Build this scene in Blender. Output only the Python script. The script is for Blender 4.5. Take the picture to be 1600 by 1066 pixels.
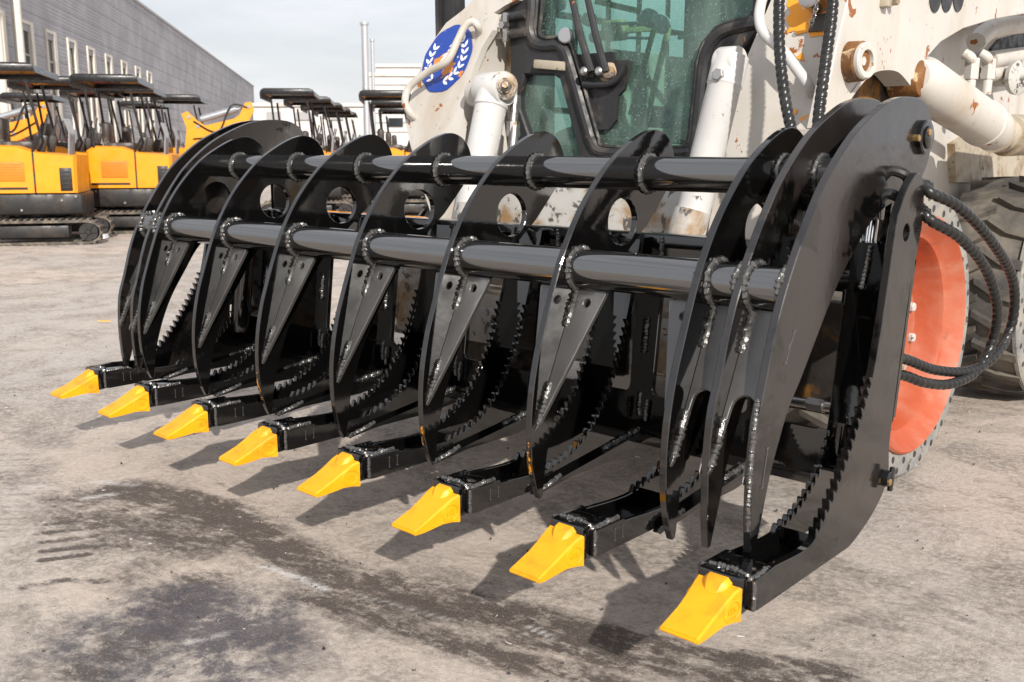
import bpy, bmesh, math, random
import numpy as np
from mathutils import Vector, Matrix

random.seed(7)
rng = np.random.RandomState(5)
for o in list(bpy.data.objects):
    bpy.data.objects.remove(o)
SC = bpy.context.scene
COL = SC.collection

# ------------------------------------------------------------------ camera
F_PX, PITCH, YAW, ROLL = 1556.5, 0.1873, 0.7474, 0.0013
CAM = Vector((3.1816, -1.2789, 0.9682))
FW = Vector((-math.sin(YAW) * math.cos(PITCH), math.cos(YAW) * math.cos(PITCH), -math.sin(PITCH)))
R0 = Vector((math.cos(YAW), math.sin(YAW), 0))
U0 = R0.cross(FW)
RT = R0 * math.cos(ROLL) + U0 * math.sin(ROLL)
UP = RT.cross(FW)
cd = bpy.data.cameras.new('camera')
cam = bpy.data.objects.new('camera', cd)
COL.objects.link(cam)
m3 = Matrix((RT, UP, -FW)).transposed()
cam.matrix_world = Matrix.Translation(CAM) @ m3.to_4x4()
cd.sensor_width = 36
cd.lens = F_PX / 1600 * 36
cd.clip_start, cd.clip_end = 0.05, 3000
cd.dof.use_dof = True
cd.dof.focus_distance = 2.6
cd.dof.aperture_fstop = 9.0
SC.camera = cam

# ------------------------------------------------------------------ sky, sun, exposure
SUN_DIR = Vector((1.488, -0.967, 1.02)).normalized()
W = bpy.data.worlds.new('World')
SC.world = W
W.use_nodes = True
wt = W.node_tree
wt.nodes.clear()
wo = wt.nodes.new('ShaderNodeOutputWorld')
bgn = wt.nodes.new('ShaderNodeBackground')
sky = wt.nodes.new('ShaderNodeTexSky')
sky.sky_type = 'NISHITA'
sky.sun_disc = False
sky.sun_elevation = math.asin(SUN_DIR.z)
sky.sun_rotation = math.atan2(SUN_DIR.x, SUN_DIR.y)
sky.air_density, sky.dust_density, sky.ozone_density = 1.1, 1.6, 1.6
wtc = wt.nodes.new('ShaderNodeTexCoord')
wmap = wt.nodes.new('ShaderNodeMapping')
wmap.inputs['Scale'].default_value = (1.6, 1.6, 7.0)
wns = wt.nodes.new('ShaderNodeTexNoise')
wns.inputs['Scale'].default_value = 2.2
wns.inputs['Detail'].default_value = 6
wns.inputs['Roughness'].default_value = 0.55
wr = wt.nodes.new('ShaderNodeMapRange')
wr.inputs[1].default_value, wr.inputs[2].default_value = 0.36, 0.72
wr.inputs[3].default_value, wr.inputs[4].default_value = 0.74, 1.0
wmx = wt.nodes.new('ShaderNodeMix')
wmx.data_type = 'RGBA'
wmx.inputs[7].default_value = (6.95, 6.95, 7.25, 1)
wt.links.new(wtc.outputs['Generated'], wmap.inputs[0])
wt.links.new(wmap.outputs[0], wns.inputs[0])
wt.links.new(wns.outputs[0], wr.inputs[0])
wt.links.new(wr.outputs[0], wmx.inputs[0])
wt.links.new(sky.outputs[0], wmx.inputs[6])
wr2 = wt.nodes.new('ShaderNodeMapRange')
wr2.inputs[1].default_value, wr2.inputs[2].default_value = 0.38, 0.66
wr2.inputs[3].default_value, wr2.inputs[4].default_value = 1.06, 1.24
wt.links.new(wns.outputs[0], wr2.inputs[0])
wml = wt.nodes.new('ShaderNodeVectorMath')
wml.operation = 'SCALE'
wt.links.new(wmx.outputs[2], wml.inputs[0])
wt.links.new(wr2.outputs[0], wml.inputs['Scale'])
wt.links.new(wml.outputs[0], bgn.inputs[0])
bgn.inputs[1].default_value = 0.1
wt.links.new(bgn.outputs[0], wo.inputs[0])
sd = bpy.data.lights.new('sun', 'SUN')
sd.energy = 4.6
sd.angle = math.radians(0.9)
sd.color = (1.0, 0.95, 0.88)
so = bpy.data.objects.new('sun', sd)
COL.objects.link(so)
so.rotation_euler = SUN_DIR.to_track_quat('Z', 'Y').to_euler()
so.location = (8, -6, 9)
SC.view_settings.view_transform = 'Standard'
SC.view_settings.look = 'None'
SC.view_settings.gamma = 1
SC.view_settings.exposure = 0.2

# ------------------------------------------------------------------ helpers: points
def ray(px, py):
    return FW + RT * ((px - 800) / F_PX) - UP * ((py - 533) / F_PX)

def at(px, py, ax, v):
    """point of the place seen at a photo pixel, on the plane X / Y / Z = v"""
    i = 'XYZ'.index(ax)
    d = ray(px, py)
    return CAM + d * ((v - CAM[i]) / d[i])

def atp(px, py, p0, n):
    d = ray(px, py)
    return CAM + d * ((p0 - CAM).dot(n) / d.dot(n))

FH = Vector((-math.sin(YAW), math.cos(YAW), 0))
def bg(px, dist, z=0.0):
    """a point at a bearing (photo column) and distance from the camera's foot"""
    return Vector((CAM.x, CAM.y, z)) + FH * dist + R0 * ((px - 800) / F_PX * dist)

# ------------------------------------------------------------------ helpers: materials
MATS = {}
def nodes_of(name):
    m = bpy.data.materials.new(name)
    m.use_nodes = True
    t = m.node_tree
    return m, t, t.nodes['Principled BSDF']

def noise(t, scale, detail=4, rough=0.55, vec=None, dist=0.0):
    n = t.nodes.new('ShaderNodeTexNoise')
    n.inputs['Scale'].default_value = scale
    n.inputs['Detail'].default_value = detail
    n.inputs['Roughness'].default_value = rough
    n.inputs['Distortion'].default_value = dist
    if vec is not None:
        t.links.new(vec, n.inputs['Vector'])
    return n.outputs['Fac']

def ramp(t, src, a, b, lo=0.0, hi=1.0):
    r = t.nodes.new('ShaderNodeMapRange')
    r.interpolation_type = 'SMOOTHSTEP'
    for i, v in zip((1, 2, 3, 4), (a, b, lo, hi)):
        r.inputs[i].default_value = v
    t.links.new(src, r.inputs[0])
    return r.outputs[0]

def mixc(t, fac, a, b):
    x = t.nodes.new('ShaderNodeMix')
    x.data_type = 'RGBA'
    for k, v in ((6, a), (7, b)):
        if isinstance(v, tuple):
            x.inputs[k].default_value = v if len(v) == 4 else v + (1,)
        else:
            t.links.new(v, x.inputs[k])
    if isinstance(fac, float):
        x.inputs[0].default_value = fac
    else:
        t.links.new(fac, x.inputs[0])
    return x.outputs[2]

def mth(t, op, a, b=None):
    x = t.nodes.new('ShaderNodeMath')
    x.operation = op
    for k, v in ((0, a), (1, b)):
        if v is None:
            continue
        if isinstance(v, (int, float)):
            x.inputs[k].default_value = v
        else:
            t.links.new(v, x.inputs[k])
    return x.outputs[0]

def coord(t, scale=(1, 1, 1), kind='Object'):
    c = t.nodes.new('ShaderNodeTexCoord')
    mp = t.nodes.new('ShaderNodeMapping')
    mp.inputs['Scale'].default_value = scale
    t.links.new(c.outputs[kind], mp.inputs[0])
    return mp.outputs[0]

def bump(t, b, h, strength=0.2, dist=0.01):
    n = t.nodes.new('ShaderNodeBump')
    n.inputs['Strength'].default_value = strength
    n.inputs['Distance'].default_value = dist
    t.links.new(h, n.inputs['Height'])
    t.links.new(n.outputs[0], b.inputs['Normal'])

def paint(name, col, rough=0.4, dirt=None, dscale=6.0, dlo=0.5, dhi=0.7, chip=None, cscale=30.0, clo=0.66, chi=0.7,
          metal=0.0, bmp=0.0, bscale=80.0, coat=0.0, var=0.12, streak=False, ior=1.5, rnd=False, rvar=0.0, speck=None):
    m, t, b = nodes_of(name)
    v = coord(t)
    if rnd:
        oi = t.nodes.new('ShaderNodeObjectInfo')
        va = t.nodes.new('ShaderNodeVectorMath')
        va.operation = 'MULTIPLY_ADD'
        t.links.new(oi.outputs['Random'], va.inputs[0])
        va.inputs[1].default_value = (37.0, 19.0, 53.0)
        t.links.new(v, va.inputs[2])
        v = va.outputs[0]
    dark = tuple(c * (1 - var) for c in col)
    lite = tuple(min(1, c * (1 + var)) for c in col)
    c = mixc(t, noise(t, dscale * 2.3, 5, vec=v), dark, lite)
    if dirt:
        vv = coord(t, (1, 1, 0.25)) if streak else v
        c = mixc(t, ramp(t, noise(t, dscale, 7, 0.62, vv, 0.4), dlo, dhi), c, dirt)
    if chip:
        c = mixc(t, ramp(t, noise(t, cscale, 6, 0.65, v, 0.6), clo, chi), c, chip)
    if speck:
        c = mixc(t, ramp(t, noise(t, 62, 4, 0.6, v, 0.3), 0.69, 0.71), c, speck)
        c = mixc(t, ramp(t, noise(t, 23, 6, 0.7, coord(t, (1, 1, 0.18)), 0.2), 0.66, 0.74, 0, 0.6), c, tuple(q * 1.6 for q in speck))
    t.links.new(c, b.inputs['Base Color'])
    t.links.new(ramp(t, noise(t, dscale * 3, 4, vec=v), 0.3, 0.7, rough * 0.75, min(1, rough * 1.3)), b.inputs['Roughness'])
    if rvar:
        rb = ramp(t, noise(t, 3.1, 6, 0.6, v, 0.8), 0.50, 0.66, rough, rvar)
        rs_ = ramp(t, noise(t, 140, 3, 0.6, v), 0.3, 0.7, 0.85, 1.2)
        t.links.new(mth(t, 'MULTIPLY', rb, rs_), b.inputs['Roughness'])
    b.inputs['Metallic'].default_value = metal
    b.inputs['IOR'].default_value = ior
    b.inputs['Coat Weight'].default_value = coat
    b.inputs['Coat Roughness'].default_value = 0.06
    if bmp:
        bump(t, b, noise(t, bscale, 3, vec=v), bmp, 0.004)
    MATS[name] = m
    return m

paint('black_paint', (0.003, 0.0029, 0.0029), 0.05, dirt=(0.005, 0.0046, 0.0042), dscale=4, dlo=0.52, dhi=0.85, bmp=0.03, bscale=38, ior=1.8,
      chip=(0.16, 0.07, 0.02), cscale=24, clo=0.75, chi=0.77, rnd=True, rvar=0.10)
paint('gusset_sky_sheen', (0.032, 0.030, 0.029), 0.38, dirt=(0.05, 0.047, 0.043), dscale=5, dlo=0.45, dhi=0.8, bmp=0.05, bscale=60, ior=2.0, rnd=True)  # gusset black, greyed so the base colour carries its sky reflection
paint('tube_black', (0.006, 0.006, 0.006), 0.075, dirt=(0.02, 0.018, 0.016), dscale=4, dlo=0.52, dhi=0.85, bmp=0.02, bscale=30, ior=2.7, rnd=True, rvar=0.2)
def patchy_gloss(name):  # gloss black; paler dusty patches also paint in the patches of reflection
    m, t, b = nodes_of(name)
    v = coord(t)
    oi = t.nodes.new('ShaderNodeObjectInfo')
    va = t.nodes.new('ShaderNodeVectorMath')
    va.operation = 'MULTIPLY_ADD'
    t.links.new(oi.outputs['Random'], va.inputs[0])
    va.inputs[1].default_value = (11.0, 7.0, 5.0)
    t.links.new(v, va.inputs[2])
    v = va.outputs[0]
    film = ramp(t, noise(t, 4.6, 9, 0.62, v, 0.5), 0.46, 0.50)
    thin = ramp(t, noise(t, 2.4, 5, 0.5, v), 0.35, 0.7, 0.35, 1.0)
    f = mth(t, 'MULTIPLY', film, thin)
    t.links.new(mixc(t, f, (0.003, 0.003, 0.003), (0.020, 0.016, 0.0145)), b.inputs['Base Color'])
    t.links.new(ramp(t, f, 0.0, 1.0, 0.045, 0.24), b.inputs['Roughness'])
    b.inputs['IOR'].default_value = 1.8
    h = mth(t, 'ADD', mth(t, 'MULTIPLY', noise(t, 9, 3, 0.5, v), 1.0), mth(t, 'MULTIPLY', noise(t, 160, 3, 0.6, v), 0.05))
    bump(t, b, h, 0.10, 0.02)
    MATS[name] = m
patchy_gloss('arm_black')
paint('weld_bead', (0.12, 0.117, 0.113), 0.2, metal=0.6, bmp=0.35, bscale=260, coat=0.5)
paint('tooth_yellow', (0.84, 0.365, 0.001), 0.48, dirt=(0.66, 0.25, 0.004), dscale=14, dlo=0.45, dhi=0.75, chip=(0.30, 0.19, 0.10), cscale=60, clo=0.70, chi=0.72, bmp=0.22, bscale=90, var=0.08, rnd=True)
paint('white_paint', (0.52, 0.49, 0.445), 0.42, dirt=(0.37, 0.285, 0.19), dscale=3.2, dlo=0.47, dhi=0.78, chip=(0.27, 0.085, 0.012), cscale=13, clo=0.635, chi=0.65, bmp=0.06, bscale=40, streak=True, speck=(0.10, 0.045, 0.015))
paint('white_clean', (0.54, 0.53, 0.515), 0.35, dirt=(0.40, 0.34, 0.27), dscale=4, dlo=0.55, dhi=0.85, chip=(0.10, 0.085, 0.07), cscale=30, clo=0.66, chi=0.68, streak=True)
paint('worn_white', (0.46, 0.445, 0.42), 0.5, dirt=(0.30, 0.19, 0.09), dscale=6, dlo=0.46, dhi=0.62, chip=(0.09, 0.08, 0.07), cscale=20, clo=0.55, chi=0.6)
paint('rusty_beige', (0.40, 0.35, 0.27), 0.6, dirt=(0.20, 0.125, 0.06), dscale=9, dlo=0.44, dhi=0.70, chip=(0.07, 0.045, 0.025), cscale=26, clo=0.60, chi=0.68, bmp=0.15)
paint('shade_and_rust', (0.022, 0.017, 0.013), 0.7, dirt=(0.20, 0.09, 0.015), dscale=7, dlo=0.52, dhi=0.66, bmp=0.2)  # near-black base paints the shade of hollows; brown blotches are rust
paint('rust', (0.20, 0.085, 0.022), 0.75, dirt=(0.10, 0.045, 0.015), dscale=12, dlo=0.45, dhi=0.6, chip=(0.52, 0.38, 0.22), cscale=25, clo=0.58, chi=0.66, bmp=0.4)
paint('orange_decal', (0.85, 0.33, 0.02), 0.5, chip=(0.62, 0.55, 0.45), cscale=20, clo=0.6, chi=0.63)
paint('rim_orange', (0.40, 0.078, 0.028), 0.5, dirt=(0.44, 0.175, 0.11), dscale=5, dlo=0.40, dhi=0.70, chip=(0.22, 0.05, 0.025), cscale=12, clo=0.60, chi=0.78, bmp=0.08)
paint('tyre_rubber', (0.05, 0.046, 0.043), 0.8, dirt=(0.15, 0.13, 0.105), dscale=5, dlo=0.4, dhi=0.7, bmp=0.5, bscale=50, var=0.3)
paint('tyre_side', (0.20, 0.20, 0.195), 0.8, dirt=(0.30, 0.28, 0.24), dscale=9, dlo=0.4, dhi=0.65, chip=(0.10, 0.09, 0.08), cscale=30, clo=0.6, chi=0.66, bmp=0.4, bscale=60)
paint('hose_black', (0.012, 0.0115, 0.011), 0.3, dirt=(0.045, 0.04, 0.035), dscale=14, dlo=0.5, dhi=0.8)
paint('cab_black', (0.022, 0.022, 0.024), 0.5, dirt=(0.10, 0.085, 0.07), dscale=9, dlo=0.5, dhi=0.8, chip=(0.45, 0.15, 0.04), cscale=22, clo=0.69, chi=0.72)
paint('rubber_seal', (0.03, 0.03, 0.03), 0.6, dirt=(0.2, 0.18, 0.15), dscale=14)
paint('steel', (0.45, 0.44, 0.43), 0.32, metal=0.9, dirt=(0.3, 0.2, 0.12), dscale=20, dlo=0.55, dhi=0.7)
paint('chrome', (0.8, 0.8, 0.8), 0.08, metal=1.0, var=0.02)
paint('brass', (0.55, 0.36, 0.16), 0.35, metal=0.9)
paint('blue_plastic', (0.01, 0.12, 0.32), 0.3)
paint('decal_blue', (0.012, 0.05, 0.30), 0.4, chip=(0.66, 0.63, 0.58), cscale=45, clo=0.66, chi=0.68, dirt=(0.62, 0.22, 0.03), dscale=9, dlo=0.60, dhi=0.63)
paint('rub_mark', (0.50, 0.21, 0.02), 0.5, chip=(0.01, 0.01, 0.01), cscale=70, clo=0.46, chi=0.5)
paint('decal_white', (0.72, 0.75, 0.8), 0.5)
paint('red_paint', (0.55, 0.025, 0.03), 0.4, dirt=(0.3, 0.03, 0.03), dscale=3)
paint('digger_yellow', (0.84, 0.30, 0.003), 0.38, dirt=(0.68, 0.235, 0.006), dscale=2.5, dlo=0.45, dhi=0.8, var=0.05)
paint('digger_vent', (0.60, 0.19, 0.003), 0.55, var=0.2)
paint('digger_black', (0.010, 0.009, 0.009), 0.5, dirt=(0.04, 0.028, 0.02), dscale=5, dlo=0.45, dhi=0.75)
paint('canopy_black', (0.008, 0.008, 0.0095), 0.3)
paint('track_rubber', (0.07, 0.06, 0.05), 0.8, dirt=(0.22, 0.18, 0.14), dscale=8, dlo=0.4, dhi=0.7, bmp=0.3)
paint('seat_brown', (0.03, 0.02, 0.016), 0.5, dirt=(0.16, 0.15, 0.14), dscale=4, dlo=0.5, dhi=0.62)
paint('grey_metal', (0.30, 0.31, 0.33), 0.4, metal=0.3)
paint('cladding', (0.29, 0.28, 0.30), 0.5, dirt=(0.34, 0.325, 0.34), dscale=0.25, dlo=0.4, dhi=0.7, var=0.06)
paint('trim_cream', (0.66, 0.62, 0.55), 0.6, dirt=(0.48, 0.42, 0.36), dscale=0.8)
paint('brickwork', (0.30, 0.18, 0.15), 0.85, dirt=(0.40, 0.34, 0.31), dscale=1.4, dlo=0.4, dhi=0.65)
paint('far_white', (0.60, 0.58, 0.56), 0.6, dirt=(0.48, 0.46, 0.44), dscale=0.3)
paint('far_grey', (0.36, 0.35, 0.35), 0.6)
paint('flue_steel', (0.48, 0.48, 0.50), 0.42, metal=0.5)
paint('paper', (0.75, 0.74, 0.72), 0.8)
paint('cab_lining', (0.50, 0.50, 0.40), 0.6, dirt=(0.22, 0.24, 0.20), dscale=5, dlo=0.45, dhi=0.65)
paint('seat_dark', (0.03, 0.035, 0.036), 0.7, dirt=(0.08, 0.09, 0.09), dscale=8)
paint('lever_yellow', (0.50, 0.50, 0.26), 0.5)

def ribs(name, period, strength):
    m_ = MATS[name]
    t_ = m_.node_tree
    b_ = t_.nodes['Principled BSDF']
    c_ = t_.nodes.new('ShaderNodeTexCoord')
    sx_ = t_.nodes.new('ShaderNodeSeparateXYZ')
    t_.links.new(c_.outputs['Object'], sx_.inputs[0])
    w_ = mth(t_, 'SINE', mth(t_, 'MULTIPLY', sx_.outputs[2], 2 * math.pi / period))
    bump(t_, b_, w_, strength, 0.03)
ribs('cladding', 0.124, 0.22)
# dark window glass of far buildings
m, t, b = nodes_of('window_glass')
b.inputs['Base Color'].default_value = (0.025, 0.03, 0.035, 1)
b.inputs['Roughness'].default_value = 0.08
MATS['window_glass'] = m

# dusty green-tinted cab glass
m, t, b = nodes_of('cab_glass')
t.nodes.remove(b)
out = t.nodes['Material Output']
tr = t.nodes.new('ShaderNodeBsdfTransparent')
tr.inputs[0].default_value = (0.50, 0.72, 0.66, 1)
gl = t.nodes.new('ShaderNodeBsdfGlossy')
gl.inputs['Roughness'].default_value = 0.03
df = t.nodes.new('ShaderNodeBsdfDiffuse')
df.inputs[0].default_value = (0.30, 0.43, 0.37, 1)
fr = t.nodes.new('ShaderNodeFresnel')
fr.inputs[0].default_value = 1.5
v = coord(t)
d1 = ramp(t, noise(t, 7, 6, 0.6, coord(t, (1, 1, 0.35)), 0.5), 0.35, 0.75, 0.06, 0.45)
d2 = ramp(t, noise(t, 170, 4, 0.7, v), 0.58, 0.66, 0.0, 0.75)
dm = mth(t, 'MAXIMUM', d1, d2)
x1 = t.nodes.new('ShaderNodeMixShader')
t.links.new(dm, x1.inputs[0]); t.links.new(tr.outputs[0], x1.inputs[1]); t.links.new(df.outputs[0], x1.inputs[2])
x2 = t.nodes.new('ShaderNodeMixShader')
t.links.new(fr.outputs[0], x2.inputs[0]); t.links.new(x1.outputs[0], x2.inputs[1]); t.links.new(gl.outputs[0], x2.inputs[2])
t.links.new(x2.outputs[0], out.inputs[0])
MATS['cab_glass'] = m

# ------------------------------------------------------------------ helpers: meshes
def tag(o, label=None, cat=None, group=None, kind=None):
    for k, val in (('label', label), ('category', cat), ('group', group), ('kind', kind)):
        if val:
            o[k] = val
    return o

def empty(name, loc=(0, 0, 0), rz=0.0):
    o = bpy.data.objects.new(name, None)
    o.location = loc
    o.rotation_euler = (0, 0, rz)
    o.empty_display_size = 0.1
    COL.objects.link(o)
    return o

def link(name, me, mat=None, parent=None):
    """one mesh object; meshes are written in world metres, so a child undoes its root's place"""
    if mat is not None:
        me.materials.clear()
        me.materials.append(MATS[mat])
    o = bpy.data.objects.new(name, me)
    COL.objects.link(o)
    if parent is not None:
        o.parent = parent
        if parent.type == 'EMPTY':
            o.location = [-c for c in parent.location]
    return o

class MB:
    def __init__(s):
        s.bm = bmesh.new()
    def ngon(s, pts):
        return s.bm.faces.new([s.bm.verts.new(p) for p in pts])
    def rings(s, rs, cap=True, closed=False):
        vs = [[s.bm.verts.new(p) for p in r] for r in rs]
        n = len(vs[0])
        rng_ = range(len(vs)) if closed else range(len(vs) - 1)
        for i in rng_:
            a, b_ = vs[i], vs[(i + 1) % len(vs)]
            for k in range(n):
                s.bm.faces.new((a[k], a[(k + 1) % n], b_[(k + 1) % n], b_[k]))
        if cap and not closed:
            s.bm.faces.new(list(reversed(vs[0])))
            s.bm.faces.new(vs[-1])
        return s
    def box(s, lo, hi, bev=0.0, M=None):
        g = bmesh.ops.create_cube(s.bm, size=1)
        vs = g['verts']
        lo, hi = Vector(lo), Vector(hi)
        for v in vs:
            v.co = Vector([(lo[i] + hi[i]) / 2 + v.co[i] * (hi[i] - lo[i]) for i in range(3)])
        if bev:
            es = list({e for v in vs for e in v.link_edges})
            r = bmesh.ops.bevel(s.bm, geom=es, offset=bev, segments=2, affect='EDGES', profile=0.5)
            vs = list({v for f in r['faces'] for v in f.verts} | {v for v in vs if v.is_valid})
        if M is not None:
            for v in vs:
                v.co = M @ v.co
        return s
    def bar(s, p0, p1, w, h, up=Vector((0, 0, 1)), bev=0.0):
        p0, p1 = Vector(p0), Vector(p1)
        d = (p1 - p0)
        L = d.length
        d.normalize()
        x = d.cross(up).normalized()
        z = x.cross(d)
        M = Matrix((x, d, z)).transposed().to_4x4()
        M.translation = (p0 + p1) / 2
        return s.box((-w / 2, -L / 2, -h / 2), (w / 2, L / 2, h / 2), bev, M)
    def tube(s, path, r, seg=12, spiral=0.0, pitch=0.02, cap=True, bumps=0.0):
        pts = [Vector(p) for p in path]
        t0 = (pts[1] - pts[0]).normalized()
        n = t0.orthogonal().normalized()
        rs, acc = [], 0.0
        for i, p in enumerate(pts):
            a = pts[max(i - 1, 0)]
            c = pts[min(i + 1, len(pts) - 1)]
            t_ = (c - a).normalized()
            n = (n - t_ * n.dot(t_)).normalized()
            b_ = t_.cross(n)
            if i:
                acc += (p - pts[i - 1]).length
            rr = r[i] if isinstance(r, (list, tuple)) else r
            ring = []
            for k in range(seg):
                th = 2 * math.pi * k / seg
                q = rr
                if spiral:
                    ph = (acc / pitch - k / seg) % 1.0
                    q = rr * (1 + spiral * (min(1, 1.6 * math.sin(math.pi * ph)) - 0.5) )
                if bumps:
                    q = rr * (1 + random.uniform(-bumps, bumps))
                ring.append(p + n * (q * math.cos(th)) + b_ * (q * math.sin(th)))
            rs.append(ring)
        return s.rings(rs, cap)
    def cyl(s, p0, p1, r0, r1=None, seg=24):
        return s.tube([p0, p1], [r0, r0 if r1 is None else r1], seg)
    def lathe(s, org, axis, prof, seg=32, cap=True):
        """prof: list of (distance along axis, radius)"""
        axis = Vector(axis).normalized()
        n = axis.orthogonal().normalized()
        b_ = axis.cross(n)
        org = Vector(org)
        rs = []
        for h, r in prof:
            rs.append([org + axis * h + (n * math.cos(2 * math.pi * k / seg) + b_ * math.sin(2 * math.pi * k / seg)) * max(r, 1e-4) for k in range(seg)])
        return s.rings(rs, cap)
    def prism(s, pts, off):
        """closed polygon (3D points) pushed by the vector off"""
        off = Vector(off)
        return s.rings([[Vector(p) for p in pts], [Vector(p) + off for p in pts]])
    def mesh(s, name='mesh', ang=35):
        bmesh.ops.recalc_face_normals(s.bm, faces=s.bm.faces)
        me = bpy.data.meshes.new(name)
        s.bm.to_mesh(me)
        s.bm.free()
        me.polygons.foreach_set('use_smooth', [True] * len(me.polygons))
        me.set_sharp_from_angle(angle=math.radians(ang))
        return me
    def build(s, name, mat, parent=None, ang=35):
        return link(name, s.mesh(name, ang), mat, parent)

def plate2d(outline, holes=(), thick=0.012, bev=0.0012):
    """flat plate with holes, in local u, v (w = thickness, centred)"""
    cu = bpy.data.curves.new('c', 'CURVE')
    cu.dimensions = '2D'
    cu.fill_mode = 'BOTH'
    cu.extrude = thick / 2 - bev
    cu.bevel_depth = bev
    cu.offset = -bev
    cu.bevel_resolution = 0
    for pl in [outline] + list(holes):
        sp = cu.splines.new('POLY')
        sp.points.add(len(pl) - 1)
        for p, q in zip(sp.points, pl):
            p.co = (q[0], q[1], 0, 1)
        sp.use_cyclic_u = True
    o = bpy.data.objects.new('c', cu)
    COL.objects.link(o)
    dg = bpy.context.evaluated_depsgraph_get()
    me = bpy.data.meshes.new_from_object(o.evaluated_get(dg))
    bpy.data.objects.remove(o)
    bpy.data.curves.remove(cu)
    bm = bmesh.new()
    bm.from_mesh(me)
    bmesh.ops.remove_doubles(bm, verts=bm.verts, dist=1e-5)
    bm.to_mesh(me)
    bm.free()
    me.polygons.foreach_set('use_smooth', [False] * len(me.polygons))
    return me

def xf(me, org, u, v):
    u, v = Vector(u), Vector(v)
    w = u.cross(v)
    M = Matrix((u, v, w)).transposed().to_4x4()
    M.translation = Vector(org)
    me.transform(M)
    return me

def plate_x(outline, holes, x, thick, bev=0.0012):      # outline in (Y, Z)
    return xf(plate2d(outline, holes, thick, bev), (x, 0, 0), (0, 1, 0), (0, 0, 1))

def circ(c, r, n=28):
    return [(c[0] + r * math.cos(2 * math.pi * k / n), c[1] + r * math.sin(2 * math.pi * k / n)) for k in range(n)]

def smooth(pts, n=6, closed=False):
    """Catmull-Rom through points of any dimension"""
    P = [Vector(p) for p in pts]
    out = []
    N = len(P)
    for i in range(N if closed else N - 1):
        g = (lambda k: P[k % N]) if closed else (lambda k: P[min(max(k, 0), N - 1)])
        a, b_, c, d = g(i - 1), g(i), g(i + 1), g(i + 2)
        for k in range(n):
            s_ = k / n
            out.append(0.5 * ((2 * b_) + (c - a) * s_ + (2 * a - 5 * b_ + 4 * c - d) * s_ ** 2 + (3 * b_ - a - 3 * c + d) * s_ ** 3))
    if not closed:
        out.append(P[-1])
    return out

def rrect(x0, y0, x1, y1, r, n=5):
    o = []
    for cx, cy, a in ((x1 - r, y1 - r, 0), (x0 + r, y1 - r, 90), (x0 + r, y0 + r, 180), (x1 - r, y0 + r, 270)):
        for k in range(n + 1):
            th = math.radians(a + 90 * k / n)
            o.append((cx + r * math.cos(th), cy + r * math.sin(th)))
    return o

def bead(path, r=0.006, dense=0.004):
    """rippled weld bead"""
    pts = smooth(path, 4) if len(path) > 2 else [Vector(p) for p in path]
    L = sum((pts[i + 1] - pts[i]).length for i in range(len(pts) - 1))
    n = max(4, int(L / dense))
    res, acc, i = [], 0.0, 0
    for k in range(n + 1):
        d = L * k / n
        while i < len(pts) - 2 and d > acc + (pts[i + 1] - pts[i]).length:
            acc += (pts[i + 1] - pts[i]).length
            i += 1
        sl = (pts[i + 1] - pts[i]).length
        res.append(pts[i].lerp(pts[i + 1], min(1, (d - acc) / max(sl, 1e-6))))
    j = [p + Vector((random.uniform(-1, 1), random.uniform(-1, 1), random.uniform(-1, 1))) * r * 0.16 for p in res]
    rad = [r * (0.8 + 0.35 * (k % 2) + random.uniform(-0.1, 0.15)) * (0.6 if k in (0, n) else 1) for k in range(n + 1)]
    mb = MB()
    mb.tube(j, rad, 7, bumps=0.12)
    return mb

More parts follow.
